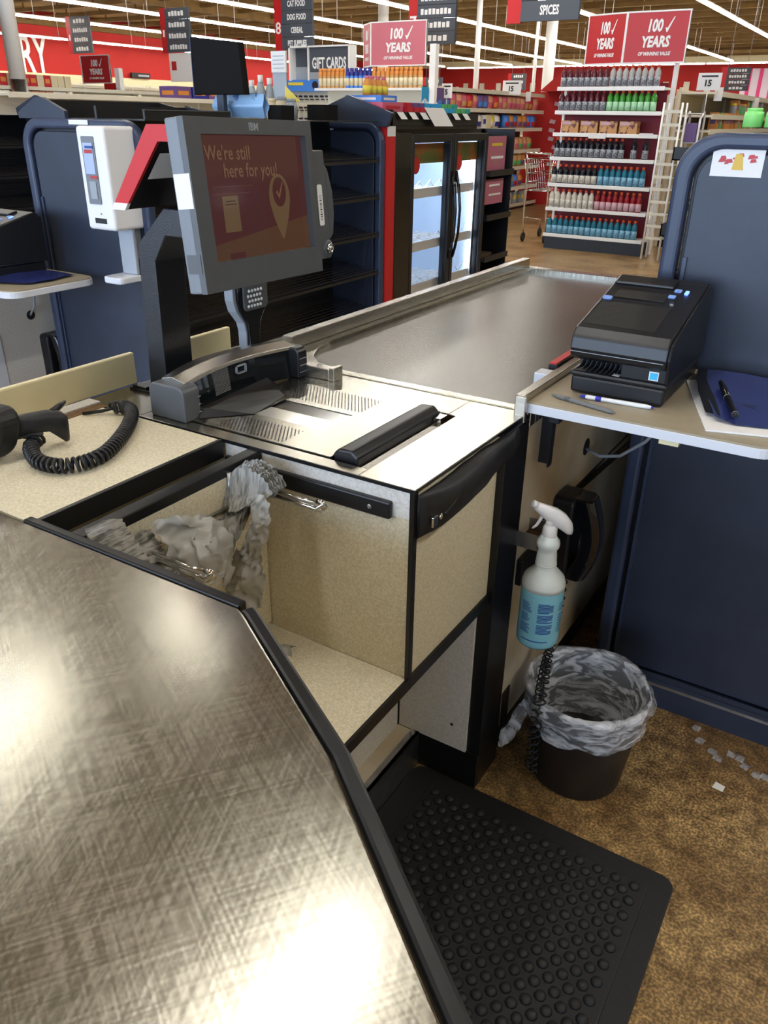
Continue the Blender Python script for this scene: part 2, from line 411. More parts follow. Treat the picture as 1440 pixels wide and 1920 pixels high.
# ------------------------------------------------------------------ beige laminate counter on the left + upstand
lam = thing('laminate_counter', 'beige laminate counter section holding the handheld scanner', 'counter', (-1.1, .77, 0))
bx('worktop', (-1.30, -.937), (.572, .955), (ZC-.02, ZC), 'laminate', lam, .001)
bx('edge_band', (-.9365, -.928), (.572, .957), (ZC-.034, ZC+.0005), 'black_trim', lam, .001)
bx('cabinet_body', (-1.29, -.99), (.575, .955), (0, ZC-.02), 'laminate', lam)
b = nb(); box(b, (-.985, -.90), (.62, .95), (.55, .74)); fin('inner_box', b, 'cardboard_brown', lam)
b = nb()
box(b, (-1.262, -1.238), (.80, .966), (ZC-.002, ZC+.0008), 0)
fin('cable_slot', b, 'wood', lam, label='brown slot with raw wood inside')
bx('filler_strip', (-1.295, -1.2625), (.80, .97), (ZC, ZC+.004), 'laminate_white', lam)
up = thing('counter_upstand', 'long cream upstand board along the back of the left counter', 'backsplash', (-1.31, .3, ZC))
bx('board', (-1.318, -1.305), (-.75, 1.105), (ZC, ZC+.066), 'cream_plastic', up, .003)
up2 = thing('counter_upstand', 'short cream upstand board behind the scanner, right of the black post', 'backsplash', (-1.31, 1.32, ZC))
bx('board', (-1.318, -1.305), (1.20, 1.402), (ZC, ZC+.062), 'cream_plastic', up2, .003)

# ------------------------------------------------------------------ bag well
well = thing('bag_well', 'open beige bag well with black divider rim beside the scanner cabinet', 'bag bin', (-.7, .78, .53))
bx('divider', (-.868, -.847), (.585, .965), (.545, ZC-.022), 'laminate', well)
bx('divider_rim', (-.872, -.846), (.585, .965), (ZC-.022, ZC-.004), 'black_trim', well, .002)
bx('shelf', (-.868, -.5445), (.56, .966), (.522, .536), 'laminate', well)
bx('shelf_edge', (-.5445, -.5375), (.56, .9665), (.513, .537), 'black_trim', well, .001)
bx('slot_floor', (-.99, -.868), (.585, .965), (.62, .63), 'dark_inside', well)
bx('lower_panel', (-.752, -.742), (.56, 1.28), (.095, .520), 'laminate_white', well)
b = nb(); box(b, (-.742, -.692), (.56, 1.285), (0, .098), 0); box(b, (-.692, -.684), (.56, 1.286), (0, .101), 1); box(b, (-.705, -.684), (.56, 1.286), (.098, .101), 1)
fin('toe_ledge', b, ['laminate_worn', 'galvanised'], well)
b = nb(); lathe(b, [(.006, 0), (.006, .002), (.003, .003)], (-.695, 1.272, .101), 10); fin('screw', b, 'galvanised', well)
# bag racks
def rack_rod(y, z, x0, x1, label):
    o = thing('bag_rack', label, 'bag rack', (x0, y, z))
    b = nb()
    pts = [(x0, y, z), (x1-.03, y, z), (x1-.008, y, z-.001), (x1, y, z+.007), (x1-.006, y, z+.015), (x1-.016, y, z+.013)]
    tube(b, pts, .0042, 10); tube(b, [(x0, y, z+.011), (x1-.05, y, z+.009), (x1-.016, y, z+.012)], .0026, 8)
    fin('rod', b, 'chrome', o)
    b = nb()
    for k in range(9): lathe(b, [(.0052, -.0012), (.0060, 0), (.0052, .0012)], (x1-.014+k*.0015, y, z+.002+k*.0012), 10, axis='x')
    fin('spring_tip', b, 'chrome', o)
    b = nb(); box(b, (x0-.004, x0), (y-.02, y+.012), (z-.03, z+.028)); tube(b, [(x0+.002, y-.028, z-.03), (x0+.002, y-.028, z+.035)], .004, 8)
    tube(b, [(x0, y-.03, z+.008), (x0+.03, y+.002, z+.004)], .0035, 8)
    fin('mounting_plate', b, 'galvanised', o)
    return o
rack_rod(.905, .857, -.846, -.668, 'chrome bag rod sticking out below the black strip')
rack_rod(.672, .838, -.846, -.690, 'chrome bag rod just behind the foreground counter edge')
b = nb(); tube(b, [(-.838, .59, .838), (-.838, .905, .835)], .0032, 8); tube(b, [(-.80, .712, .84), (-.80, .712, .868)], .0035, 8)
tag(fin('rack_rail', b, 'chrome', loc=(-.838, .75, .838)), 'thin chrome rail running along the divider behind the bags', 'rack rail')

# bags
b = nb()
for k in range(7):
    o = k*.006
    rows_ = [[(-.858+o*.3, .915-o, .886), (-.838+o*.3, .917-o, .901), (-.807, .918-o, .908), (-.779, .917-o, .902), (-.752, .915-o, .878)],
             [(-.860+o*.3, .905-o, .862), (-.840, .910-o, .860), (-.813, .91-o, .862), (-.784, .91-o, .864), (-.764, .91-o, .864)],
             [(-.852, .895-o, .836), (-.834, .895-o, .830), (-.816, .895-o, .834), (-.803, .895-o, .845), (-.788, .895-o, .853)]]
    patch(b, rows_, 26, 8, .002, 60, seed=k, pleat=.0028, pdir=(0, .8, .5))
fan = thing('bag_bundle', 'bundle of grey plastic bags fanned over the upper chrome rod', 'plastic bags', (-.8, .88, .85))
fin('bag_tops', b, 'bag_pleat_shade', fan)
b = nb()
for k in range(5):
    o = k*.004
    patch(b, [[(-.850, .895-o, .842), (-.826, .893-o, .835), (-.80, .89-o, .848)], [(-.845+o, .855-o, .815), (-.83+o, .87-o, .80), (-.815, .88-o, .800)], [(-.84+o, .80-o, .835), (-.83+o, .805, .80-o), (-.815, .84, .775-o)],
              [(-.835, .745, .842-o), (-.825, .76, .81-o), (-.81, .80, .765-o)]], 18, 12, .003, 45, seed=20+k, pleat=.003, pdir=(.5, .2, .8))
fin('bag_folds', b, 'bag_pleat_shade', fan)
b = nb()
patch(b, [[(-.775, .862, .878), (-.755, .860, .882), (-.742, .858, .872)], [(-.788, .86, .830), (-.764, .855, .836), (-.744, .86, .845)], [(-.800, .86, .790), (-.775, .852, .80), (-.752, .86, .802)],
          [(-.820, .86, .755), (-.792, .85, .757), (-.775, .86, .765)]], 20, 30, .004, 50, seed=3, sharp=.004)
patch(b, [[(-.824, .86, .760), (-.795, .85, .762), (-.772, .86, .772)], [(-.850, .86, .71), (-.805, .842, .715), (-.768, .86, .745)], [(-.872, .86, .668), (-.82, .84, .688), (-.760, .86, .725)], [(-.848, .85, .640), (-.80, .845, .648), (-.776, .86, .662)]], 24, 24, .005, 40, seed=4, sharp=.005)
fin('hanging_bag', b, 'bag_grey_light', fan)
b = nb()
patch(b, [[(-.822, .688, .888), (-.80, .712, .893), (-.79, .752, .882), (-.80, .789, .860), (-.81, .835, .832)], [(-.80, .685, .862), (-.775, .721, .860), (-.765, .758, .845), (-.775, .797, .82), (-.80, .825, .79)],
          [(-.795, .688, .838), (-.76, .716, .838), (-.75, .753, .812), (-.765, .779, .79), (-.79, .81, .758)], [(-.80, .70, .800), (-.76, .716, .79), (-.755, .753, .77), (-.77, .779, .75), (-.79, .80, .735)]], 44, 36, .007, 26, seed=9, sharp=.007)
tag(fin('bag_bundle', b, 'bag_grey', loc=(-.79, .75, .83)), 'crumpled grey plastic bag draped over the lower chrome rod', 'plastic bags')
def folded_stack(label, y0, y1, x0, z0, n, loc, seed, slope=-.10):
    b = nb()
    for k in range(n):
        x = x0+k*.0046; zt = z0-k*.0052+.0015*math.sin(k*2.3)
        patch(b, [[(x-.004, y0, zt), (x, (y0+y1)/2, zt+.003), (x-.002, y1, zt+slope*(y1-y0)-.002)], [(x+.006, y0, zt-.05), (x+.010, (y0+y1)/2, zt-.05), (x+.006, y1-.004, zt-.055)], [(x+.014, y0, zt-.10), (x+.016, (y0+y1)/2, zt-.10), (x+.010, y1-.01, zt-.10)]], 12, 8, .0022, 55, seed=seed+k*.37)
    tag(fin('bag_stack', b, 'bag_layer_shade', loc=loc), label, 'plastic bags')
folded_stack('folded stack of grey plastic bags against the left end of the divider', .590, .652, -.838, .912, 14, (-.8, .61, .89), 30)
folded_stack('folded stack of grey plastic bags between the left stack and the crumpled bag', .655, .695, -.832, .875, 12, (-.8, .66, .85), 50)
b = nb(); patch(b, [[(-.80, .90, .537), (-.76, .93, .539)], [(-.79, .90, .552), (-.765, .92, .55)], [(-.775, .89, .538), (-.750, .905, .537)]], 8, 8, .006, 60, seed=77)
tag(fin('plastic_scrap', b, 'bag_grey', loc=(-.775, .91, .537)), 'small crumpled scrap of plastic on the floor of the bag well', 'plastic scrap')

# ------------------------------------------------------------------ scanner cabinet
cab = thing('scanner_cabinet', 'beige checkout cabinet with stainless top and black edges under the scanner', 'checkout cabinet', (-.9, 1.18, 0))
bx('body', (-1.29, -.545), (.967, 1.295), (.536, ZC-.02), 'laminate', cab)
b = nb(); box(b, (-.93, -.5465), (.9645, .967), (ZC-.055, ZC-.005)); fin('upper_fascia', b, 'laminate_white', cab)
b = nb(); box(b, (-.547, -.5385), (.9625, .976), (.52, ZC-.006)); fin('corner_trim', b, 'black_trim', cab, bevel=.001)
bx('lower_trim', (-.5445, -.5375), (.967, 1.296), (.513, .537), 'black_trim', cab, .001)
bx('post', (-.562, -.530), (1.296, 1.405), (0, ZC-.012), 'black_trim', cab, .002)
b = nb(); box(b, (-.741, -.562), (1.287, 1.295), (.098, .536)); fin('kick_panel', b, 'laminate_white', cab)
b = nb(); lathe(b, [(.004, -.0006), (.004, .001)], (-.600, 1.2865, .165), 12, axis='y'); fin('hole', b, 'ink', cab)
bx('toe_kick', (-.80, -.531), (1.288, 1.40), (0, .098), 'black_trim', cab)
b = nb()
outer = [(-1.30, .962), (-.540, .962), (-.536, .966), (-.528, 1.400), (-1.30, 1.400)]
# steel top as four pieces around the scanner well
box(b, (-1.30, -1.145), (.962, 1.400), (ZC-.004, ZC)); box(b, (-1.145, -.643), (.962, .992), (ZC-.004, ZC)); box(b, (-1.145, -.66), (1.305, 1.400), (ZC-.004, ZC))
prism(b, [(-.643, .962), (-.537, .962), (-.533, 1.400), (-.66, 1.400), (-.66, 1.305), (-.643, 1.300)], 'z', ZC-.004, ZC)
fin('steel_top', b, 'steel_bright', cab, bevel=.0012)
b = nb(); box(b, (-1.30, -.5365), (.9600, .9622), (ZC-.006, ZC+.0003)); fin('front_lip', b, 'black_trim', cab)
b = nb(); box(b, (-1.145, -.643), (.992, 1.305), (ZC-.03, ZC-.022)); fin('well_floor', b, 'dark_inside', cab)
# black strip with screws on the fascia
st = thing('bumper_strip', 'black plastic bumper strip screwed along the cabinet front', 'bumper strip', (-.75, .96, .87))
bx('strip', (-.925, -.578), (.953, .9645), (.846, .876), 'black_plastic', st, .003)
for x in (-.845, -.792, -.615):
    b = nb(); lathe(b, [(.0042, 0), (.0042, -.0015), (.002, -.0018), (.0001, -.0010)], (x, .9525, .861), 12, axis='y'); fin('screw', b, 'galvanised', st)
# rounded black bumper on the right side
bu = thing('side_bumper', 'swollen black rubber bumper with a metal buckle on the cabinet corner', 'bumper', (-.52, 1.15, .86))
b = nb(); N = 22; sec = 10; rings = []
for i in range(N+1):
    t = i/N; y = .972+t*.375; bulge = .020+.014*math.sin(min(t*1.3, 1)*PI); hgt = .078-.030*t; ztop = .893-.002*math.sin(t*9)
    zc = ztop-hgt/2; ring = []
    for k in range(sec+1):
        a = -PI/2+PI*k/sec
        px_ = -.5375+bulge*max(0, math.cos(a))**.55*(.35+.65*min(1, t*9))*(1 if t < .93 else .7)
        ring.append(b.verts.new((px_+.002*noise.noise(Vector((t*9, k*.8, 0))), y, zc+hgt/2*math.sin(a)+.003*noise.noise(Vector((t*7, k*.5, 3))))))
    rings.append(ring)
for A, B in zip(rings, rings[1:]):
    for k in range(sec): b.faces.new((A[k], A[k+1], B[k+1], B[k]))
b.faces.new(rings[0][::-1]); b.faces.new(rings[-1])
fin('pad', b, 'black_rubber', bu, smooth=True)
b = nb(); box(b, (-.5205, -.5165), (.988, 1.004), (.834, .852)); fin('buckle', b, 'chrome', bu, bevel=.001)
b = nb(); lathe(b, [(.0065, 0), (.0055, .003), (.0001, .0035)], (-.5165, 1.012, .846), 12, axis='x'); fin('rivet', b, 'chrome', bu)
b = nb(); tube(b, [(-.513, 1.018, .848), (-.509, 1.045, .860), (-.508, 1.065, .872)], [.004, .003, .0006], 6); fin('torn_fold', b, 'black_rubber', bu)

# ------------------------------------------------------------------ scanner / scale
scn = thing('barcode_scanner', 'flatbed barcode scanner and scale with steel platter and curved black tower', 'checkout scanner', (-.9, 1.15, ZC))
b = nb()
WX0, WX1, WY0, WY1 = -.968, -.806, 1.090, 1.188
PX0, PX1, PY0, PY1 = -1.05, -.722, .996, 1.302
for X, Y in (((PX0, WX0), (PY0, PY1)), ((WX1, PX1), (PY0, PY1)), ((WX0, WX1), (PY0, WY0)), ((WX0, WX1), (WY1, PY1))): box(b, X, Y, (ZC-.008, ZC+.002))
fin('platter', b, 'steel_bright', scn)
b = nb()
def dots(x0, x1, y0, y1):
    y = y0; j = 0
    while y < y1:
        x = x0+(.004 if j % 2 else 0)
        while x < x1:
            vs = [b.verts.new((x+dx, y+dy, ZC+.0026)) for dx, dy in ((.0015, 0), (0, .0024), (-.0015, 0), (0, -.0024))]; b.faces.new(vs)
            x += .008
        y += .006; j += 1
dots(-.985, -.83, 1.005, 1.07); dots(-1.0, -.80, 1.21, 1.29)
d = fin('platter_perforation', b, 'ink', scn); d['kind'] = 'stuff'
b = nb()
box(b, (WX0, WX1), (WY0, WY1-.048), (ZC-.004, ZC+.0015), 1); box(b, (WX0, WX1), (WY1-.048, WY1), (ZC-.006, ZC+.0008), 0); box(b, (WX0-.004, WX0), (WY0, WY1), (ZC-.004, ZC+.003), 0)
fin('scan_window', b, ['black_gloss', 'pane'], scn)
# black sloping shelf in front of the tower
b = nb()
vs = [(-1.045, 1.025, ZC+.018), (-1.06, 1.24, ZC+.02), (-.985, 1.205, ZC+.003), (-.965, 1.085, ZC+.003), (-1.035, 1.010, ZC+.003), (-1.045, 1.255, ZC+.004)]
V = [b.verts.new(v) for v in vs]
b.faces.new((V[0], V[1], V[2], V[3])); b.faces.new((V[0], V[3], V[4])); b.faces.new((V[1], V[5], V[2]))
fin('tower_apron', b, 'black_plastic', scn)
# tower: arc along +Y, hollow side to +X
def arc(t, off): return (-1.085-.030*math.sin(PI*t)+off, 1.005+.335*t)
b = nb(); A = []
for i in range(17):
    t = i/16; x, y = arc(t, 0)
    A.append([b.verts.new(p) for p in ((x-.035, y, ZC), (x+.030, y, ZC), (x+.022, y, ZC+.060), (x-.035, y, ZC+.060))])
for P, Q in zip(A, A[1:]):
    for k in range(4): fc = b.faces.new((P[k], P[(k+1) % 4], Q[(k+1) % 4], Q[k]))
b.faces.new(A[0][::-1]); b.faces.new(A[-1])
fin('tower_window', b, 'black_glass', scn)
b = nb(); A = []
for i in range(17):
    t = i/16; x, y = arc(t, 0); hw = .030+.012*math.sin(PI*t)
    A.append([b.verts.new(p) for p in ((x-hw-.004, y, ZC+.060), (x+.027, y, ZC+.060), (x+.024, y, ZC+.067), (x-.005, y, ZC+.074), (x-hw-.004, y, ZC+.068))])
for P, Q in zip(A, A[1:]):
    for k in range(5): b.faces.new((P[k], P[(k+1) % 5], Q[(k+1) % 5], Q[k]))
b.faces.new(A[0][::-1]); b.faces.new(A[-1])
fin('tower_cap', b, 'brushed', scn, bevel=.001)
for t0, t1, nm in ((-.075, .05, 'tower_end'), (.95, 1.045, 'tower_end')):
    b = nb(); x0, y0 = arc(t0, 0); x1, y1 = arc(t1, 0)
    pr = rrect(-1.130, -1.040, ZC, ZC+.066, .014, 4, (1, 1, 0, 0))
    prism(b, pr, 'y', y0, y1); fin(nm, b, 'grey_bezel' if t0 < .5 else 'black_plastic', scn, bevel=.003)
    b = nb()
    for k in range(3): box(b, (-1.0405, -1.0385), (y0+.004, y1-.004) if t0 > .5 else (y1-.006, y1+.001), (ZC+.012+k*.015, ZC+.013+k*.015))
    fin('tower_seam', b, 'grey_plastic', scn)
b = nb()
for k in range(16):
    z = ZC+.012+k*.0030
    for i in range(6, 9):
        t = i/20; x, y = arc(t, 0); x2, y2 = arc((i+1)/20, 0); sl = .030-.008*(z-ZC)/.06
        vs = [b.verts.new(p) for p in ((x+sl+.0015, y, z), (x2+sl+.0015, y2, z), (x2+sl+.0005, y2, z+.0014), (x+sl+.0005, y, z+.0014))]; b.faces.new(vs)
fin('speaker_grille', b, 'grey_bezel', scn)
b = nb()
for (ya, yb, za, zb) in ((1.175, 1.205, .943, .945), (1.175, 1.205, .958, .960), (1.175, 1.177, .943, .960), (1.203, 1.205, .943, .960)):
    box(b, (-1.089, -1.0835), (ya, yb), (za, zb))
fin('window_label', b, 'grey_plastic', scn)
# black roller bar and chrome scale parts
b = nb(); pr = [(-.722, ZC-.012), (-.722, ZC+.006), (-.712, ZC+.016), (-.684, ZC+.018), (-.672, ZC+.008), (-.672, ZC-.012)]
prism(b, pr, 'y', 1.003, 1.290)
tag(fin('divider_bar', b, 'black_plastic', loc=(-.697, 1.15, ZC), bevel=.004), 'black padded bar across the right end of the scanner platter', 'bar')
b = nb(); box(b, (-.668, -.645), (.995, 1.25), (ZC-.020, ZC-.009)); box(b, (-.67, -.655), (1.262, 1.29), (ZC-.012, ZC+.003), 1); box(b, (-.70, -.678), (1.292, 1.303), (ZC-.012, ZC+.004), 1)
o = fin('scale_rail', b, ['laminate_white', 'chrome'], scn)
# steel block behind the platter
blk = thing('steel_block', 'brushed steel guard block on the counter beside the scanner tower', 'guard', (-1.02, 1.38, ZC))
bx('guard_bar', (-1.125, -.975), (1.345, 1.372), (ZC, ZC+.026), 'brushed', blk, .0015)
bx('end_cap', (-.975, -.962), (1.345, 1.378), (ZC, ZC+.029), 'brushed', blk, .001)
b = nb(); lathe(b, [(.006, 0), (.006, .002), (.0001, .0025)], (-1.01, 1.36, ZC+.026), 12); fin('screw', b, 'chrome', blk)
b = nb(); box(b, (-1.25, -1.155), (1.315, 1.365), (ZC, ZC+.034)); box(b, (-1.20, -1.18), (1.32, 1.345), (ZC+.034, ZC+.042))
tag(fin('cash_clip', b, 'brushed', loc=(-1.2, 1.34, ZC), bevel=.002), 'small steel box behind the scanner tower by the slim pole', 'box')

# slim pole with flared head
pol = thing('pole_display', 'slim dark pole with a flared head of white dots behind the scanner', 'pole display', (-1.21, 1.36, ZC))
half = [(.021, .0), (.021, .075), (.026, .095), (.050, .125), (.058, .150), (.058, .185), (.03, .20)]
pts = [(1.362+a, ZC+h) for a, h in half]+[(1.362-a, ZC+h) for a, h in reversed(half)]
b = nb(); prism(b, pts, 'x', -1.225, -1.200); fin('shaft', b, 'grey_plastic', pol, bevel=.002)
pts = [(1.362+(1.362-y)*-.86, z+.001) for y, z in pts]
b = nb(); prism(b, pts, 'x', -1.2, -1.192); fin('front_shell', b, 'black_gloss', pol, bevel=.002)
b = nb(); prism(b, rrect(1.325, 1.405, ZC+.125, ZC+.185, .012), 'x', -1.192, -1.186); fin('lens', b, 'grey_bezel', pol, bevel=.002)
b = nb()
for i in range(5):
    for j in range(4): lathe(b, [(.0038, 0), (.003, .002), (.0001, .003)], (-1.186, 1.338+i*.010+(j % 2)*.004, ZC+.135+j*.011), 8, axis='x')
fin('dots', b, 'white_plastic', pol)

# ------------------------------------------------------------------ checkout terminal on black post
term = thing('checkout_terminal', 'grey touchscreen register monitor on a bent black post', 'checkout monitor', (-1.23, 1.14, ZC))
b = nb()
prism(b, [(-1.255, ZC), (-1.205, ZC), (-1.200, 1.165), (-1.165, 1.215), (-1.06, 1.215), (-1.05, 1.262), (-1.163, 1.265), (-1.243, 1.195)], 'y', 1.095, 1.172)
fin('post', b, 'black_paint', term, bevel=.002)
b = nb(); box(b, (-1.285, -1.185), (1.065, 1.185), (ZC, ZC+.005)); box(b, (-1.28, -1.24), (1.068, 1.09), (ZC+.005, ZC+.010)); fin('base_plate', b, 'black_gloss', term, bevel=.001)
b = nb(); box(b, (-1.10, -1.01), (1.10, 1.165), (1.225, 1.29)); tube(b, [(-1.07, 1.08, 1.29), (-1.07, 1.19, 1.29)], .022, 14); fin('tilt_hinge', b, 'black_paint', term, bevel=.003)
n_ = Vector((.995, .02, .10)).normalized(); dx_ = Vector((-.02, 1, -.02)); dx_ = (dx_-n_*dx_.dot(n_)).normalized(); up_ = n_.cross(dx_)
MC = Vector((-.959, 1.133, 1.283))
MM = Matrix(((dx_.x, up_.x, n_.x, MC.x), (dx_.y, up_.y, n_.y, MC.y), (dx_.z, up_.z, n_.z, MC.z), (0, 0, 0, 1)))
def mfin(name, bm, ms, parent=term, **k): bmesh.ops.transform(bm, matrix=MM, verts=bm.verts); return fin(name, bm, ms, parent, **k)
HX, HY = .165, .1325
SX0, SX1, SY0, SY1 = -.130, .146, -.086, .108
b = nb()
for X, Y in (((-HX, SX0), (-HY, HY)), ((SX1, HX), (-HY, HY)), ((SX0, SX1), (-HY, SY0)), ((SX0, SX1), (SY1, HY))): box(b, X, Y, (-.012, 0))
bmesh.ops.remove_doubles(b, verts=b.verts, dist=1e-5)
bez = mfin('bezel', b, 'grey_bezel')
b = nb(); box(b, (-HX, HX), (-HY, HY), (-.040, -.0125)); mfin('housing', b, 'grey_bezel_side', bevel=.003)
b = nb()
box(b, (SX0-.001, SX1+.001), (SY0-.001, SY1+.001), (-.0128, -.0118), 0)
mfin('screen', b, 'screen_red')
scr = term.children[-1]
def sfin(name, bm, m):
    bmesh.ops.transform(bm, matrix=MM, verts=bm.verts); return fin(name, bm, m, scr)
Z1 = -.0112
b = nb()
V = [b.verts.new((x, y, Z1)) for x, y in ((SX0, SY0), (SX1, SY0), (SX1, -.028), (SX0, -.062))]; b.faces.new(V)
sfin('screen_wave', b, 'screen_tan')
b = nb(); V = []
for i in range(24):
    a = 2*PI*i/24; x, y = .030*math.cos(a), .038*math.sin(a)
    if y < -.01: x *= max(.35, 1+(y+.01)*22); y = y*1.9
    V.append(b.verts.new((.066+x, .008+y, Z1+.0002)))
b.faces.new(V); sfin('map_pin', b, 'screen_cream')
b = nb(); prism(b, [(.066+.019*math.cos(i*PI/12), .016+.025*math.sin(i*PI/12)) for i in range(24)], 'z', Z1+.0003, Z1+.0005); sfin('badge', b, 'screen_red')
b = nb()
V = [b.verts.new((.066+x, .016+y, Z1+.0007)) for x, y in ((-.010, .000), (-.006, .003), (-.002, -.004), (.010, .017), (.012, .015), (-.001, -.012))]; b.faces.new(V); sfin('check_mark', b, 'screen_text')
b = nb()
TM = lambda x, y: MM @ Matrix.Translation((x, y, Z1+.0004))
text(b, "We're still", .031, None, MX=TM(-.116, .080), sx=.86, align='LEFT', ext=.0001, bold=.0004); text(b, "here for you!", .031, None, MX=TM(-.076, .053), sx=.86, align='LEFT', ext=.0001, bold=.0004)
fin('screen_lettering', b, 'screen_text', scr)
b = nb(); box(b, (-.107, -.005), (.0290, .0302), (Z1, Z1+.0003)); box(b, (-.107, -.017), (.0180, .0192), (Z1, Z1+.0003)); box(b, (-.10, -.03), (-.0705, -.0695), (Z1, Z1+.0003)); sfin('small_print', b, 'screen_bar')
b = nb(); box(b, (-.088, -.048), (-.042, .015), (Z1, Z1+.0003)); sfin('code_card', b, 'screen_cream')
b = nb(); box(b, (-.080, -.056), (.006, .0075), (Z1+.0003, Z1+.0005)); box(b, (-.082, -.054), (.001, .0025), (Z1+.0003, Z1+.0005)); sfin('card_lines', b, 'screen_dark')
b = nb(); box(b, (-.085, -.045), (-.088, -.076), (Z1+.0003, Z1+.0005)); sfin('screen_button', b, 'screen_red')
b = nb(); text(b, 'IBM', .017, None, MX=MM @ Matrix.Translation((.0, .1195, .0006)), ext=.0003, bold=.0003, sx=.95); fin('maker_lettering', b, 'grey_plastic', term)
b = nb(); prism(b, rrect(HX-.004, HX+.040, -.112, .084, .004), 'z', -.035, -.004); mfin('card_reader', b, 'grey_bezel', bevel=.002)
b = nb(); prism(b, [(HX+.040, .062), (HX+.052, .050), (HX+.064, .01), (HX+.064, -.03), (HX+.056, -.068), (HX+.040, -.080)], 'z', -.030, -.006); mfin('swipe_guide', b, 'grey_bezel', bevel=.003)
b = nb(); lathe(b, [(.016, -.03), (.016, -.002), (.012, 0)], (HX+.028, -.093, 0), 18); mfin('lock_boss', b, 'grey_bezel')
b = nb(); lathe(b, [(.0095, 0), (.0095, .004), (.0075, .005), (.0070, .003), (.0045, .003), (.0045, .006), (.0001, .006)], (HX+.028, -.093, 0), 18); mfin('lock', b, 'chrome')
b = nb(); prism(b, rrect(HX+.008, HX+.024, -.050, .024, .004), 'z', -.0038, -.0032); mfin('barcode_sticker', b, 'white_paper')
b = nb(); y = -.040
for k in range(15):
    wd = random.choice((.0008, .0014, .0022)); box(b, (HX+.013, HX+.019), (y, y+wd), (-.0031, -.0028)); y += wd+.0018
    if y > .012: break
mfin('barcode_lines', b, 'ink')
b = nb(); box(b, (-HX-.0012, -HX+.0), (.0, .052), (-.036, -.002)); mfin('side_sticker', b, 'white_paper')
b = nb(); box(b, (-HX-.001, -HX+.0), (-.10, -.07), (-.034, -.004)); mfin('side_label', b, 'grey_bezel')
# customer display hood: bent red-edged plate
hood = thing('customer_display', 'bent black display hood with bright red edge and white paper behind the monitor', 'customer display', (-1.12, 1.18, 1.30))
HP = [(-1.00, 1.405), (-1.129, 1.404), (-1.241, 1.262), (-1.218, 1.252), (-1.105, 1.378), (-1.00, 1.379)]
b = nb(); prism(b, [(-1.00, 1.405), (-1.129, 1.404), (-1.232, 1.274), (-1.197, 1.274), (-1.106, 1.378), (-1.00, 1.379)], 'y', 1.044, 1.050); fin('red_edge', b, 'red', hood)
b = nb(); prism(b, [(-1.232, 1.274), (-1.241, 1.262), (-1.206, 1.262), (-1.197, 1.274)], 'y', 1.043, 1.0502); fin('white_edge', b, 'white_plastic', hood)
b = nb(); prism(b, [(-1.00, 1.404), (-1.128, 1.403), (-1.240, 1.263), (-1.206, 1.263), (-1.107, 1.378), (-1.00, 1.379)], 'y', 1.0503, 1.30); fin('hood_plate', b, 'black_plastic', hood)
b = nb(); V = [b.verts.new(p) for p in ((-1.155, 1.052, 1.307), (-1.107, 1.052, 1.361), (-1.060, 1.052, 1.350), (-1.090, 1.052, 1.303))]
V = [b.verts.new(p) for p in ((-1.159, 1.062, 1.3155), (-1.122, 1.062, 1.3585), (-1.122, 1.16, 1.3585), (-1.159, 1.16, 1.3155))]; b.faces.new(V)
bmesh.ops.delete(b, geom=[v for v in b.verts if not v.link_faces], context='VERTS')
fin('white_paper', b, 'white_paper', hood)
b = nb(); box(b, (-1.11, -1.06), (1.10, 1.16), (1.29, 1.38)); fin('bracket', b, 'black_paint', hood)

# ------------------------------------------------------------------ conveyor
cv = thing('conveyor_counter', 'stainless conveyor counter with grey belt running away from the register', 'conveyor', (-.87, 2.2, 0))
BX0, BX1, BY0, BY1 = -1.168, -.572, 1.432, 2.93
b = nb()
# steel surround with a curved corner, z slightly above the belt
prism(b, [(-1.30, 1.401), (-.528, 1.401), (-.528, 1.428), (-1.03, 1.428), (-1.075, 1.445), (-1.125, 1.492), (-1.155, 1.55), (-1.168, 1.62), (-1.168, 2.94), (-1.30, 2.94)], 'z', ZC-.03, ZC+.002)
box(b, (-.572, -.528), (1.428, 2.94), (ZC-.03, ZC+.002)); box(b, (-1.30, -.528), (2.94, 2.99), (ZC-.03, ZC+.006))
fin('steel_frame', b, 'steel_bright', cv, bevel=.0015)
b = nb(); box(b, (BX0-.01, BX1+.01), (1.41, 2.945), (ZC-.022, ZC-.008)); fin('belt', b, 'belt', cv)
b = nb(); box(b, (-1.225, -1.195), (1.50, 2.99), (ZC+.002, ZC+.034)); fin('side_rail', b, 'brushed', cv, bevel=.002)
b = nb(); box(b, (-1.30, -.532), (1.401, 2.98), (.10, ZC-.03)); fin('cabinet_body', b, 'laminate_worn', cv)
b = nb(); box(b, (-1.28, -.545), (1.41, 2.97), (0, .10)); fin('toe_kick', b, 'black_trim', cv)
b = nb(); prism(b, [(1.60, .615), (2.95, .525), (2.95, .505), (1.60, .595)][::-1], 'x', -.532, -.527); box(b, (-.532, -.528), (1.55, 2.95), (.60, .603)); fin('seam_strip', b, 'black_trim', cv)
b = nb(); lathe(b, [(.022, 0), (.022, .0015)], (-.532, 1.815, .695), 18, axis='x'); fin('cable_hole', b, 'ink', cv)
bx('outlet_strip', (-.532, -.518), (1.355+.06, 1.56), (.50, .565), 'black_plastic', cv, .003)
b = nb(); box(b, (-.532, -.529), (1.41, 1.45), (.09, .20)); fin('lower_plate', b, 'black_plastic', cv)

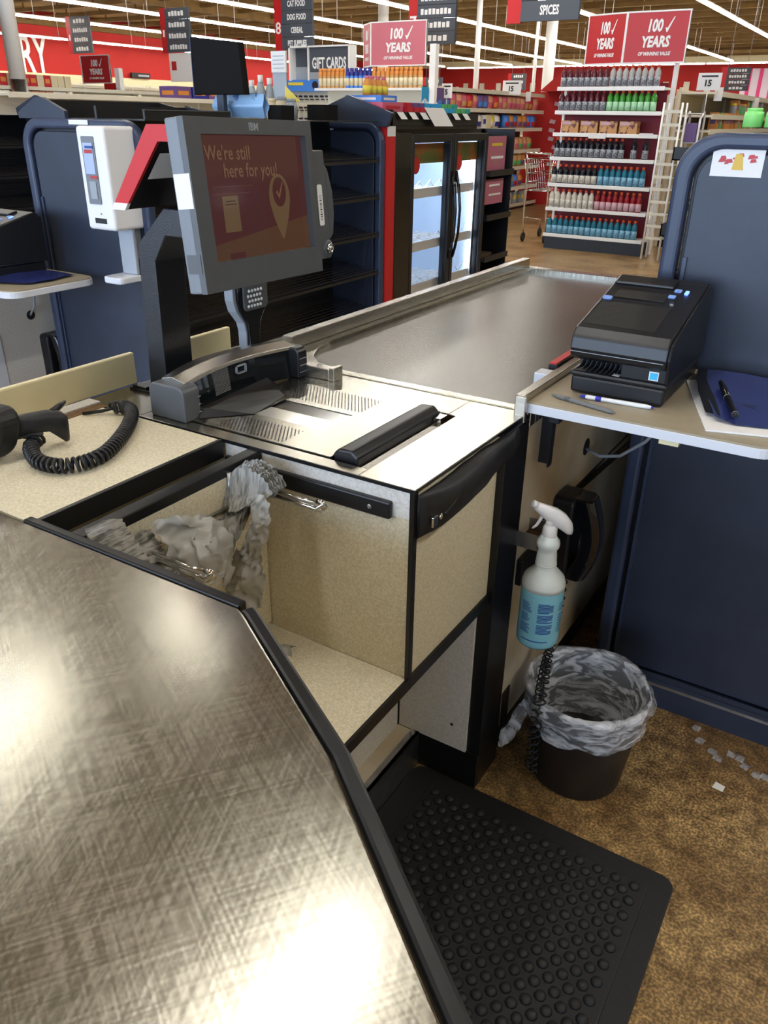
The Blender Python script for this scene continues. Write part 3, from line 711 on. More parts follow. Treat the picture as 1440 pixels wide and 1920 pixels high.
# holder box on the side panel
b = nb(); box(b, (-.532, -.480), (1.395, 1.47), (.610, .615), 0); box(b, (-.484, -.480), (1.395, 1.47), (.615, .645), 0); box(b, (-.532, -.480), (1.395, 1.399), (.615, .645), 0); box(b, (-.532, -.480), (1.468, 1.472), (.615, .645), 0)
box(b, (-.531, -.485), (1.40, 1.467), (.6155, .618), 1)
tag(fin('metal_tray', b, ['galvanised', 'cardboard_brown'], loc=(-.506, 1.43, .61)), 'small open metal tray on the side panel that holds the spray bottle', 'tray')

# side shelf
sh = thing('register_shelf', 'side shelf with white front edge holding the receipt printer', 'shelf', (-.2, 1.6, .93))
SZ = .930
b = nb(); prism(b, rrect(-.535, -.085, 1.392, 1.815, .035, 6, (1, 0, 0, 1)), 'z', SZ-.004, SZ); fin('top', b, 'shelf_laminate', sh)
b = nb(); prism(b, rrect(-.536, -.084, 1.390, 1.816, .036, 6, (1, 0, 0, 1)), 'z', SZ-.022, SZ-.004); fin('edge', b, 'white_edge', sh, bevel=.001)
b = nb(); box(b, (-.553, -.534), (1.378, 1.80), (SZ-.008, SZ+.016)); box(b, (-.553, -.530), (1.372, 1.386), (SZ-.045, SZ+.014)); fin('end_rail', b, 'brushed', sh, bevel=.002)
b = nb(); lathe(b, [(.004, 0), (.004, -.002), (.0001, -.0025)], (-.541, 1.372, SZ-.03), 10, axis='y'); fin('screw', b, 'chrome', sh)
b = nb(); box(b, (-.500, -.497), (1.445, 1.465), (SZ-.15, SZ-.022)); box(b, (-.526, -.497), (1.463, 1.466), (SZ-.15, SZ-.022)); box(b, (-.49, -.47), (1.40, 1.60), (SZ-.036, SZ-.022))
bmesh.ops.translate(b, verts=b.verts, vec=(0, 0, 0)); fin('bracket', b, 'black_paint', sh)
b = nb(); box(b, (-.585, -.555), (1.545, 1.585), (ZC+.002, SZ+.012)); fin('rail_clip', b, 'white_edge', sh, bevel=.002)
b = nb(); box(b, (-.28, -.245), (1.402, 1.43), (SZ-.034, SZ-.022)); fin('cable_clip', b, 'cream_plastic', sh)
bar = thing('order_divider', 'red topped black bar lying beside the printer', 'divider bar', (-.565, 1.67, .94))
bx('bar', (-.575, -.555), (1.60, 1.80), (ZC+.003, .950), 'black_plastic', bar, .002); bx('red_top', (-.573, -.557), (1.60, 1.80), (.950, .953), 'red', bar)
b = nb(); tube(b, [(-.532, 1.815, .69), (-.49, 1.80, .684), (-.44, 1.79, .70), (-.38, 1.76, .76), (-.33, 1.73, .84), (-.31, 1.70, .905)], .0042, 8)
tag(fin('grey_cable', b, 'grey_plastic', loc=(-.43, 1.79, .69)), 'grey cable curving from a hole in the side panel up under the shelf', 'cable')

# ------------------------------------------------------------------ receipt printer
pr_ = thing('receipt_printer', 'black receipt printer with slanted top and blue buttons on the shelf', 'printer', (-.39, 1.62, SZ))
PX = (-.492, -.300)
b = nb(); box(b, (PX[0]+.004, PX[1]-.004), (1.496, 1.775), (SZ+.003, SZ+.036)); box(b, PX, (1.492, 1.78), (SZ+.036, SZ+.047)); fin('base', b, 'black_plastic', pr_, bevel=.005)
topz = lambda y: 1.063+(y-1.50)*.235
prof = [(1.560, SZ+.047), (1.560, 1.005), (1.500, 1.000), (1.484, 1.008), (1.478, 1.025), (1.482, 1.048), (1.497, 1.0625), (1.74, topz(1.74)), (1.765, 1.124), (1.78, 1.115), (1.785, 1.09), (1.785, SZ+.047)]
b = nb(); prism(b, [(y, z) for y, z in prof], 'x', PX[0], PX[1]-.006); fin('shell', b, 'black_plastic', pr_, bevel=.004, seg=3)
b = nb(); prism(b, [(1.49, SZ+.047), (1.484, 1.0), (1.478, 1.025), (1.485, 1.052), (1.50, 1.060), (1.75, 1.122), (1.784, 1.108), (1.784, SZ+.04)], 'x', PX[1]-.006, PX[1]); fin('side_cover', b, 'black_plastic', pr_, bevel=.003)
b = nb(); box(b, (-.392, PX[1]-.006), (1.496, 1.56), (SZ+.047, 1.003)); fin('front_panel', b, 'black_plastic', pr_, bevel=.002)
b = nb()
for k in range(10):
    x = PX[0]+.008+k*.0098
    prism(b, [(1.500, SZ+.047), (1.53, SZ+.050), (1.558, SZ+.068), (1.558, SZ+.047)], 'x', x, x+.0018)
fin('slip_ribs', b, 'grey_bezel', pr_)
b = nb(); box(b, (-.408, -.394), (1.498, 1.512), (SZ+.0472, SZ+.0478)); fin('tray_mark', b, 'white_paper', pr_)
tx = lambda x, y, dz=0: Matrix.Translation((x, y, topz(y)+dz)) @ Matrix.Rotation(math.atan(.235), 4, 'X')
def top_piece(name, x0, x1, y0, y1, dz, m, r=.002):
    b = nb(); prism(b, rrect(x0, x1, y0, y1, r, 3), 'z', -.001, dz); bmesh.ops.transform(b, matrix=tx(0, 0), verts=b.verts)
    # recentre: build in slope coordinates
    return b
def slope(name, x0, x1, y0, y1, h, m, r=.002, bev=0):
    b = nb(); prism(b, rrect(x0, x1, 0, (y1-y0)*1.027, r, 3), 'z', -.001, h); bmesh.ops.transform(b, matrix=Matrix.Translation((0, y0, topz(y0))) @ Matrix.Rotation(math.atan(.235), 4, 'X'), verts=b.verts)
    return fin(name, b, m, pr_, bevel=bev)
slope('lid', PX[0]+.010, -.345, 1.515, 1.62, .0006, 'black_rubber')
slope('paper_slot', -.468, -.372, 1.636, 1.643, .0014, 'black_gloss')
slope('slot_cover', -.468, -.366, 1.645, 1.682, .0016, 'black_rubber', bev=.0004)
slope('lid_button', -.487, -.468, 1.630, 1.642, .003, 'button_blue', .004)
slope('feed_button', -.366, -.352, 1.668, 1.680, .002, 'button_blue', .002)
slope('feed_button', -.362, -.348, 1.698, 1.710, .002, 'button_blue', .002)
slope('status_light', -.340, -.333, 1.690, 1.705, .003, 'led_blue', .001)
slope('key_hole', -.356, -.345, 1.640, 1.650, .002, 'chrome', .004)
slope('rear_ridge', PX[0]+.004, -.365, 1.708, 1.745, .006, 'black_plastic', .004, .003)
b = nb(); box(b, (-.336, -.322), (1.4945, 1.4965), (SZ+.053, SZ+.066)); fin('energy_sticker', b, 'label_blue', pr_)
b = nb(); box(b, (-.338, -.320), (1.4955, 1.4968), (SZ+.051, SZ+.068)); fin('sticker_border', b, 'white_paper', pr_)
b = nb(); box(b, (PX[0]+.002, PX[1]-.012), (1.4768, 1.4785), (1.0185, 1.0195)); fin('seam_line', b, 'grey_plastic', pr_)

def pen(label, a, c, body, ends, z, grip=None):
    o = thing('pen', label, 'pen', ((a[0]+c[0])/2, (a[1]+c[1])/2, z))
    A, C = Vector((*a, z+.0045)), Vector((*c, z+.0045)); d = C-A
    b = nb(); tube(b, [A+d*.08, A+d*.10, A+d*.90, A+d*.97], [.0038, .0045, .0045, .003], 10); fin('barrel', b, body, o)
    b = nb(); tube(b, [A, A+d*.02, A+d*.08], [.002, .0028, .0028], 8); fin('clicker', b, ends, o)
    b = nb(); tube(b, [A+d*.97, C], [.003, .001], 8); fin('tip', b, ends, o)
    if grip: b = nb(); tube(b, [A+d*.22, A+d*.30], [.0047, .0047], 10); fin('band', b, grip, o)
pen('white ballpoint pen with blue clicker lying in front of the printer', (-.457, 1.470), (-.316, 1.480), 'white_plastic', 'pen_blue', SZ, 'pen_blue')
pen('grey capped pen lying at the front left corner of the shelf', (-.506, 1.447), (-.368, 1.410), 'pen_grey', 'pen_grey', SZ, 'grey_bezel')
# folder, papers, marker
fo = thing('folder', 'shiny dark blue folder lying on the right shelf', 'folder', (-.15, 1.62, SZ))
b = nb(); patch(b, [[(-.282, 1.770, SZ+.016), (-.20, 1.775, SZ+.018), (-.14, 1.785, SZ+.012), (-.09, 1.79, SZ+.01)], [(-.27, 1.66, SZ+.020), (-.21, 1.62, SZ+.014), (-.14, 1.63, SZ+.008), (-.09, 1.64, SZ+.008)], [(-.205, 1.470, SZ+.014), (-.17, 1.465, SZ+.007), (-.13, 1.475, SZ+.006), (-.09, 1.485, SZ+.006)]], 20, 14, .002, 12)
fin('cover', b, 'folder_blue', fo)
b = nb(); patch(b, [[(-.300, 1.775, SZ+.014), (-.28, 1.772, SZ+.017)], [(-.288, 1.69, SZ+.020), (-.266, 1.68, SZ+.021)], [(-.258, 1.58, SZ+.018), (-.230, 1.58, SZ+.019)], [(-.225, 1.495, SZ+.010), (-.196, 1.48, SZ+.013)]], 6, 14, .002, 20); fin('spine', b, 'black_plastic', fo)
b = nb(); box(b, (-.178, -.148), (1.575, 1.5765), (SZ+.0105, SZ+.0115)); fin('ink_stroke', b, 'ink', fo)
b = nb(); V = [b.verts.new((x, y, z)) for x, y in ((-.307, 1.705), (-.207, 1.417), (-.09, 1.452), (-.09, 1.79), (-.2, 1.79)) for z in (SZ+.0005, SZ+.0035)]
lo = V[0::2]; hi = V[1::2]; b.faces.new(lo[::-1]); b.faces.new(hi)
for i in range(5): b.faces.new((lo[i], lo[(i+1) % 5], hi[(i+1) % 5], hi[i]))
tag(fin('paper_stack', b, 'white_paper', loc=(-.15, 1.6, SZ)), 'white papers sticking out from under the blue folder', 'papers')
o = thing('marker_pen', 'black marker pen lying on the blue folder', 'marker', (-.2, 1.565, SZ+.02))
b = nb(); tube(b, [(-.232, 1.652, SZ+.026), (-.230, 1.647, SZ+.026), (-.203, 1.572, SZ+.020)], [.004, .0060, .0066], 12); fin('cap', b, 'black_gloss', o)
b = nb(); tube(b, [(-.203, 1.572, SZ+.020), (-.174, 1.492, SZ+.016), (-.171, 1.484, SZ+.016)], [.0060, .0058, .004], 12); fin('barrel', b, 'black_plastic', o)
b = nb(); tube(b, [(-.204, 1.575, SZ+.020), (-.2035, 1.5735, SZ+.020)], [.0068, .0068], 12); fin('ring', b, 'grey_plastic', o); b = nb(); tube(b, [(-.1745, 1.494, SZ+.016), (-.1738, 1.492, SZ+.016)], [.0061, .0061], 12); fin('ring', b, 'grey_plastic', o)

# ------------------------------------------------------------------ wall phone(s)
def phone(loc, label):
    o = thing('wall_phone', label, 'phone', loc)
    b = nb(); prism(b, rrect(-.045, .045, -.105, .105, .015), 'x', 0, .050); fin('base', b, 'black_plastic', o, bevel=.006, local=True)
    b = nb(); pts = []
    for i in range(13):
        t = i/12; z = .105-.215*t; x = .066+.026*math.sin(PI*t)
        pts.append((x, 0, z))
    A = []
    for i, (x, y, z) in enumerate(pts):
        t = i/12; wv = .034-.004*math.sin(PI*t); th = .022
        A.append([b.verts.new((x-th+(-.006 if (t < .2 or t > .8) else 0), -wv, z)), b.verts.new((x+th*.4, -wv, z)), b.verts.new((x+th, -wv*.55, z)), b.verts.new((x+th, wv*.55, z)), b.verts.new((x+th*.4, wv, z)), b.verts.new((x-th+(-.006 if (t < .2 or t > .8) else 0), wv, z))])
    for P, Q in zip(A, A[1:]):
        for k in range(6): b.faces.new((P[k], P[(k+1) % 6], Q[(k+1) % 6], Q[k]))
    b.faces.new(A[0][::-1]); b.faces.new(A[-1])
    fin('handset', b, 'black_gloss', o, bevel=.005, local=True, smooth=False, seg=3)
    return o
ph = phone((-.531, 1.655, .535), 'black wall phone on the side panel beside the spray bottle')
def coil_path(ctrl, turns, rad, per=10):
    P = [Vector(p) for p in ctrl]; L = [0]
    for a, c in zip(P, P[1:]): L.append(L[-1]+(c-a).length)
    def at(s):
        s = min(max(s, 0), L[-1]-1e-6); i = 0
        while L[i+1] < s: i += 1
        t = (s-L[i])/(L[i+1]-L[i])
        p0, p1, p2, p3 = P[max(i-1, 0)], P[i], P[i+1], P[min(i+2, len(P)-1)]
        return .5*((2*p1)+(-p0+p2)*t+(2*p0-5*p1+4*p2-p3)*t*t+(-p0+3*p1-3*p2+p3)*t**3)
    out_ = []; n = turns*per; prev = None
    for k in range(n+1):
        s = L[-1]*k/n; c = at(s); t = (at(s+.002)-at(s-.002)).normalized()
        a = (t.cross(Vector((0, 0, 1))) if prev is None else prev-t*prev.dot(t)).normalized() if abs(t.z) < .99 or prev is not None else Vector((1, 0, 0))
        prev = a; bb = t.cross(a); ang = 2*PI*k/per
        out_.append(c+(a*math.cos(ang)+bb*math.sin(ang))*rad)
    return out_
cords = thing('phone_cord', 'black coiled phone cord hanging in a loop over the trash can', 'phone cord', (-.43, 1.5, .3))
b = nb(); tube(b, coil_path([(-.505, 1.67, .41), (-.500, 1.655, .34), (-.478, 1.56, .285), (-.450, 1.44, .275), (-.430, 1.365, .265), (-.424, 1.338, .20), (-.424, 1.338, .09)], 34, .0085, 8), .0021, 5); fin('falling_run', b, 'black_plastic', cords)
b = nb(); tube(b, coil_path([(-.412, 1.340, .075), (-.416, 1.342, .19), (-.422, 1.375, .283), (-.445, 1.45, .293), (-.470, 1.55, .31), (-.485, 1.62, .36), (-.490, 1.64, .42)], 30, .0085, 8), .0021, 5); fin('rising_run', b, 'black_plastic', cords)
b = nb(); tube(b, [(-.505, 1.67, .41), (-.500, 1.668, .425), (-.495, 1.66, .44)], .0022, 6); fin('plug_lead', b, 'black_plastic', cords)

# ------------------------------------------------------------------ spray bottle
BL = Vector((-.447, 1.357, .425))
sp = thing('spray_bottle', 'spray bottle of light blue cleaner with white trigger hung from the tray', 'spray bottle', BL)
b = nb()
lathe(b, [(.034, .002), (.041, .0), (.044, .006), (.0445, .02), (.0445, .135), (.042, .148)], BL, 28); fin('liquid', b, 'blue_liquid', sp)
b = nb(); lathe(b, [(.0445, .135), (.0448, .145), (.041, .158), (.032, .168), (.0225, .178), (.0215, .185), (.0205, .205), (.019, .215), (.0185, .221), (.0225, .227), (.0235, .234), (.0225, .241), (.018, .246), (.015, .252)], BL, 28); fin('shoulder', b, 'bottle_frost', sp)
b = nb()
for k in range(6): lathe(b, [(.0212-.0006*k, .186+k*.0045), (.0222-.0006*k, .188+k*.0045), (.0212-.0006*k, .190+k*.0045)], BL, 28)
fin('neck_rings', b, 'bottle_frost', sp)
b = nb(); lathe(b, [(.0145, .250), (.0150, .254), (.0145, .270), (.011, .276)], BL, 20); fin('collar', b, 'white_plastic', sp)
# trigger head: points from upper left (nozzle) to lower right
D = Vector((.64, .30, -.42)); D = Vector((R_.x, R_.y, 0)).normalized()
S_ = Vector((-D.y, D.x, 0)); H0 = BL+Vector((0, 0, .272))
def hp(a, h, s=0): return H0+D*a+S_*s+Vector((0, 0, h))
b = nb()
sec_ = [(-.034, .044, .006, .007), (-.026, .040, .008, .010), (-.010, .030, .010, .014), (.006, .022, .012, .016), (.024, .010, .0125, .016), (.038, -.004, .011, .013), (.044, -.012, .006, .006)]
A = []
for a, h, s, t in sec_:
    A.append([b.verts.new(hp(a+dx*t*.3, h+dz*t, ds*s)) for ds, dz, dx in ((-1, .35, .3), (-.5, 1, 1), (.5, 1, 1), (1, .35, .3), (1, -.5, -.4), (.5, -.9, -1), (-.5, -.9, -1), (-1, -.5, -.4))])
for P, Q in zip(A, A[1:]):
    for k in range(8): fc = b.faces.new((P[k], P[(k+1) % 8], Q[(k+1) % 8], Q[k])); fc.smooth = True
b.faces.new(A[0][::-1]); b.faces.new(A[-1])
tube(b, [hp(-.002, -.004), hp(.0, .016)], [.010, .009], 12)
fin('spray_head', b, 'white_plastic', sp)
b = nb(); tube(b, [hp(-.031, .046), hp(-.040, .050)], [.0075, .007], 10); fin('nozzle', b, 'white_plastic', sp)
b = nb(); tube(b, [hp(-.016, .028), hp(-.022, .014), hp(-.028, .002), hp(-.036, -.005)], [.004, .0035, .003, .002], 8); fin('trigger', b, 'white_plastic', sp)
# printed label text lines wrapped around the front
b = nb()
vd = math.atan2(-BL.y, -BL.x)
def arcstrip(a0, a1, z0, z1, r=.0452):
    n = 6; prev = None
    for i in range(n+1):
        a = vd+a0+(a1-a0)*i/n
        p = (b.verts.new((BL.x+r*math.cos(a), BL.y+r*math.sin(a), BL.z+z0)), b.verts.new((BL.x+r*math.cos(a), BL.y+r*math.sin(a), BL.z+z1)))
        if prev: b.faces.new((prev[0], p[0], p[1], prev[1]))
        prev = p
for k in range(22):
    z = .113-k*.0034
    if k in (7, 14): continue
    arcstrip(-.10, -.10+.75*(1 if k % 6 else .7)-random.random()*.05, z, z+.0018)
    arcstrip(-.95, -.95+random.uniform(.35, .6), z-.003, z-.0015)
    if k % 2: arcstrip(.95, 1.25, z, z+.002)
arcstrip(-.8, .5, .020, .0225)
fin('label_print', b, 'print_blue', sp)

# ------------------------------------------------------------------ trash can
TC = Vector((-.352, 1.482, 0))
tr = thing('trash_can', 'round black trash can on the floor under the spray bottle', 'trash can', TC)
b = nb(); lathe(b, [(.102, 0), (.106, .004), (.132, .235), (.137, .250), (.133, .250), (.128, .235), (.102, .010), (.0001, .008)], TC, 40); fin('bucket', b, 'black_plastic', tr)
def wobble(k1, amp): return lambda a, j: 1+amp*noise.noise(Vector((math.cos(a)*k1, math.sin(a)*k1, j*.9)))+amp*.5*noise.noise(Vector((math.cos(a)*k1*3, math.sin(a)*k1*3, j*2.1+4)))
ln = thing('trash_liner', 'clear plastic liner folded over the rim of the black trash can', 'trash bag', TC+Vector((0, 0, .25)))
b = nb(); lathe(b, [(.134, .170), (.136, .185), (.139, .205), (.142, .228), (.1445, .250), (.142, .260), (.134, .262), (.124, .252), (.118, .225), (.112, .19), (.108, .15), (.102, .09)], TC, 72, wob=wobble(2.2, .10))
bmesh.ops.delete(b, geom=[fc for fc in b.faces if len(fc.verts) > 4], context='FACES_ONLY')
fin('folded_rim', b, 'liner', ln)
b = nb()
patch(b, [[(-.470, 1.405, .215), (-.458, 1.393, .213)], [(-.484, 1.385, .19), (-.458, 1.362, .187)], [(-.500, 1.360, .150), (-.466, 1.335, .152)], [(-.503, 1.335, .12), (-.485, 1.320, .128)]], 8, 10, .008, 40, seed=5)
patch(b, [[(-.470, 1.401, .218), (-.456, 1.399, .213)], [(-.486, 1.395, .19), (-.458, 1.372, .18)], [(-.502, 1.37, .147), (-.471, 1.345, .140)], [(-.501, 1.345, .12), (-.489, 1.332, .124)]], 8, 10, .008, 40, seed=6)
fin('knot_tail', b, 'liner', ln)

# ------------------------------------------------------------------ floor mat
b = nb(); prism(b, rrect(-.6835, -.062, .12, 1.284, .03, 6), 'z', .001, .006); 
lo_ = rrect(-.620, -.107, .165, 1.237, .004, 2)
prism(b, lo_, 'z', .006, .0105)
fm = thing('floor_mat', 'black rubber anti fatigue mat with round bumps on the floor', 'floor mat', (-.36, .7, 0))
fin('mat_base', b, 'floor_mat_rubber', fm, bevel=.003)
b = nb(); j = 0; y = .185
while y < 1.225:
    x = -.600+(.0195 if j % 2 else 0)
    while x < -.118:
        lathe(b, [(.0115, .0105), (.0105, .0135), (.0075, .0162), (.0035, .0174), (.0001, .0178)], (x, y, 0), 10)
        x += .039
    y += .0195*1.02; j += 1
o = fin('round_bumps', b, 'floor_mat_rubber', fm); o['kind'] = 'stuff'
b = nb(); V = [b.verts.new(p) for p in ((-.055, 1.60, .001), (-.03, 1.595, .003), (-.028, 1.618, .001), (-.05, 1.622, .002))]; b.faces.new(V)
tag(fin('paper_scrap', b, 'white_paper', loc=(-.04, 1.61, 0)), 'tiny white paper scrap on the brown floor near the mat', 'paper scrap')
b = nb()
for k in range(9):
    x = -.14+k*.022+random.uniform(-.01, .01); y = 1.755-k*.010+random.uniform(-.03, .03)
    patch(b, [[(x, y, .001), (x+.02, y-.006, .002)], [(x+.004, y+.012, .006), (x+.022, y+.006, .004)], [(x+.003, y+.022, .001), (x+.025, y+.016, .001)]], 4, 4, .004, 90, seed=k)
tag(fin('plastic_scrap', b, 'clear_plastic', loc=(-.05, 1.72, 0)), 'crinkled clear plastic film on the floor along the blue panel', 'plastic scrap')

# ------------------------------------------------------------------ handheld scanner, cord
hs = thing('handheld_scanner', 'black handheld barcode scanner lying on the beige counter', 'handheld scanner', (-1.12, .74, ZC))
def loft(bm, secs, n=12, mi=0, e=2.6):
    """secs: (center, side vector, up vector) superellipse sections"""
    A = []
    for c, s, u in secs:
        ring = []
        for k in range(n):
            a = 2*PI*k/n; ca, sa = math.cos(a), math.sin(a)
            ring.append(bm.verts.new(Vector(c)+Vector(s)*(abs(ca)**(2/e))*(1 if ca >= 0 else -1)+Vector(u)*(abs(sa)**(2/e))*(1 if sa >= 0 else -1)))
        A.append(ring)
    for P, Q in zip(A, A[1:]):
        for k in range(n): fc = bm.faces.new((P[k], P[(k+1) % n], Q[(k+1) % n], Q[k])); fc.smooth = True; fc.material_index = mi
    bm.faces.new(A[0][::-1]); bm.faces.new(A[-1])
Sx = Vector((.018, -.012, 0)); 
b = nb()
loft(b, [((-1.190, .690, .945), (.010, -.010, 0), (0, 0, .016)), ((-1.168, .712, .952), (.012, -.010, 0), (0, 0, .018)), ((-1.150, .738, .957), (.013, -.010, 0), (0, 0, .017)), ((-1.141, .765, .955), (.014, -.008, 0), (0, 0, .018)), ((-1.137, .782, .945), (.015, -.007, 0), (0, .002, .024)), ((-1.135, .790, .938), (.014, -.006, 0), (0, .002, .026)), ((-1.134, .796, .934), (.010, -.004, 0), (0, .002, .022))], 14)
fin('handle', b, 'black_rubber', hs)
b = nb(); loft(b, [((-1.175, .715, .936), (.009, -.006, 0), (0, 0, .008)), ((-1.160, .732, .940), (.009, -.006, 0), (0, 0, .008)), ((-1.145, .756, .940), (.008, -.005, 0), (0, 0, .007))], 10); fin('trigger', b, 'grey_bezel', hs)
b = nb(); tube(b, [(-1.143, .778, .966), (-1.150, .800, .970), (-1.156, .815, .972)], [.006, .0055, .003], 8); fin('cord_strain', b, 'black_plastic', hs)
def head(name, x0, x1, z0, z1, y0, y1, m, r, bev):
    b = nb(); prism(b, rrect(x0, x1, z0, z1, r, 6), 'y', y0, y1)
    for v in b.verts:
        t = (v.co.z-ZC)/.09; v.co.x += (t-.5)*.012; v.co.y += .022*(t-.3)+(v.co.x+1.18)*.25
    return fin(name, b, m, hs, bevel=bev, seg=3)
head('head', -1.262, -1.140, .907, .994, .655, .700, 'black_rubber', .034, .009)
head('scan_face', -1.250, -1.158, .918, .984, .652, .660, 'gun_blue', .028, .002)
b = nb(); tube(b, [(-1.175, .655, .915), (-1.140, .635, .909), (-1.105, .612, .908), (-1.085, .585, .908), (-1.10, .560, .9075)], .0022, 6)
tag(fin('thin_cable', b, 'black_plastic', loc=(-1.1, .58, .907)), 'thin black cable hanging from the handheld scanner at the left edge', 'cable')
b = nb()
cp = [(-1.152, .752, .927), (-1.140, .726, .922), (-1.105, .705, .9195), (-1.073, .695, .9195), (-1.037, .702, .9195), (-1.018, .728, .9195), (-1.017, .768, .9195), (-1.040, .817, .9195), (-1.075, .870, .9195), (-1.115, .918, .9195), (-1.150, .948, .9195), (-1.178, .953, .9195), (-1.186, .935, .9195)]
tube(b, coil_path(cp, 50, .0105, 10), .0032, 6)
cc = thing('coiled_cord', 'black coiled cord looping across the beige counter from the handheld scanner', 'cord', (-1.08, .8, ZC))
fin('coil', b, 'black_plastic', cc)
b = nb(); tube(b, [(-1.186, .935, .9195), (-1.205, .925, .913), (-1.235, .905, .908)], .0035, 6); tube(b, [(-1.152, .752, .927), (-1.172, .728, .935)], .006, 6); fin('straight_ends', b, 'black_plastic', cc)

# ------------------------------------------------------------------ merchandise racks between the lanes
def make_rack(x0, label, n_wire=10):
    """double sided rack, x0 = left edge of its navy end panel, near end at y 1.825"""
    W, y0, y1 = .57, 1.825, 3.22
    o = thing('merchandise_rack', label, 'display rack', (x0, y0, 0))
    def ring(y, nm, mm, front):
        b = nb(); zt = 1.402
        A = rrect(x0, x0+W, .10, zt, .085, 8, (1, 1, 0, 0)); Bq = rrect(x0+.036, x0+W-.036, .10, zt-.030, .060, 8, (1, 1, 0, 0))
        for pts_, in ((A,),): pass
        n = len(A)
        va = [[b.verts.new((p[0], yy, p[1])) for p in A] for yy in (y, y+.035)]; vb = [[b.verts.new((p[0], yy, p[1])) for p in Bq] for yy in (y, y+.035)]
        for i in range(n):
            j = (i+1) % n
            b.faces.new((va[0][i], va[0][j], va[1][j], va[1][i])); b.faces.new((vb[0][i], vb[1][i], vb[1][j], vb[0][j]))
            b.faces.new((va[0][i], vb[0][i], vb[0][j], va[0][j])); b.faces.new((va[1][i], va[1][j], vb[1][j], vb[1][i]))
        fin(nm, b, 'navy_frame', o, bevel=.010, seg=3)
        b = nb(); prism(b, rrect(x0+.046, x0+W-.046, .10, zt-.038, .052, 8, (1, 1, 0, 0)), 'y', y+.010, y+.028); fin('end_panel', b, 'navy', o, bevel=.002)
        b = nb(); box(b, (x0+.036, x0+W-.036), (y+.029, y+.033), (.1, zt-.03)); fin('backing', b, 'black_plastic', o)
    ring(y0, 'end_frame', 'navy_frame', True); ring(y1-.035, 'end_frame', 'navy_frame', False)
    b = nb(); box(b, (x0+.048, x0+.056), (y0+.004, y0+.011), (.14, 1.16)); fin('panel_edge', b, 'navy_frame', o)
    b = nb(); box(b, (x0, x0+W), (y0-.006, y1), (0, .085), 0); box(b, (x0, x0+W), (y0-.008, y0-.005), (.066, .074), 1); box(b, (x0, x0+W), (y0-.002, y1), (.085, .10), 0)
    fin('plinth', b, ['navy', 'galvanised'], o)
    b = nb(); box(b, (x0+W/2-.008, x0+W/2+.008), (y0+.03, y1-.03), (.1, 1.40)); fin('centre_panel', b, 'black_plastic', o)
    for side in (1, -1):
        xc = x0+W/2
        for k, z in enumerate((1.25, 1.10, .94, .775, .60, .42, .22)):
            b = nb()
            def seg(u): return (xc+side*(.012+.262*u), z+.045*(1-u))
            for i in range(n_wire):
                x, zz = seg(i/(n_wire-1)); box(b, (x-.0015, x+.0015), (y0+.03, y1-.03), (zz-.0015, zz+.0015))
            for i in range(14 if side > 0 else 6):
                y = y0+.06+i*(y1-y0-.12)/(13 if side > 0 else 5); (xa, za), (xb, zb) = seg(0), seg(1)
                V = [b.verts.new(p) for p in ((xa, y-.0015, za+.003), (xb, y-.0015, zb+.003), (xb, y+.0015, zb+.003), (xa, y+.0015, za+.003))]; b.faces.new(V)
            x, zz = seg(1); box(b, (x-.003, x+.003), (y0+.03, y1-.03), (zz-.008, zz+.004)); box(b, (x-.003, x+.0035), (y0+.03, y1-.03), (zz+.012, zz+.0155), 0)
            fin('wire_shelf', b, ['wire_black', 'grey_bezel'], o)
    # top trays with pointed ends
    b = nb(); xa = x0-.02
    prism(b, [(xa, 1.400), (xa, 1.418), (x0+.075, 1.462), (x0+.115, 1.462), (x0+.215, 1.424), (x0+.215, 1.400)], 'y', y0+.02, y0+.035); fin('tray_end', b, 'navy', o, bevel=.001)
    b = nb(); box(b, (x0-.01, x0+W-.01), (y0+.035, y1-.05), (1.400, 1.404)); box(b, (x0+W-.020, x0+W-.012), (y0+.04, y0+.42), (1.404, 1.430)); box(b, (x0+W-.022, x0+W-.010), (y0+.04, y0+.42), (1.428, 1.431), 1)
    box(b, (x0+.09, x0+.10), (y0+.035, y0+.55), (1.404, 1.456)); box(b, (x0+.34, x0+.35), (y0+.035, y0+.42), (1.404, 1.440), 0); prism(b, [(x0+.35, 1.404), (x0+.35, 1.446), (x0+W-.01, 1.404)], 'y', y0+.42, y0+.43, 0); prism(b, [(x0+.10, 1.404), (x0+.10, 1.456), (x0+.34, 1.412), (x0+.34, 1.404)], 'y', y0+.54, y0+.55, 0)
    fin('top_tray', b, ['black_plastic', 'grey_bezel'], o)
    b = nb(); prism(b, [(x0+W-.36, 1.382), (x0+W-.37, 1.438), (x0+W-.185, 1.504), (x0+W+.04, 1.436), (x0+W+.015, 1.382)], 'y', y1-.02, y1); fin('tray_end', b, 'navy', o, bevel=.001)
    return o
rA = make_rack(-2.575, 'navy ended black wire rack with hand sanitizer dispenser on its end panel', 12)
def rack_copy(src, x0, label): return dup(src, (x0, 1.825, 0), label)
rR = rack_copy(rA, -.432, 'navy rack end panel with colourful sticker behind the receipt printer at right')
for ch in list(rR.children):
    if ch.name.split('.')[0] in ('tray_end', 'top_tray'): bpy.data.objects.remove(ch)
rB = rack_copy(rA, -4.716, 'black wire rack at the left edge beyond the navy panel')
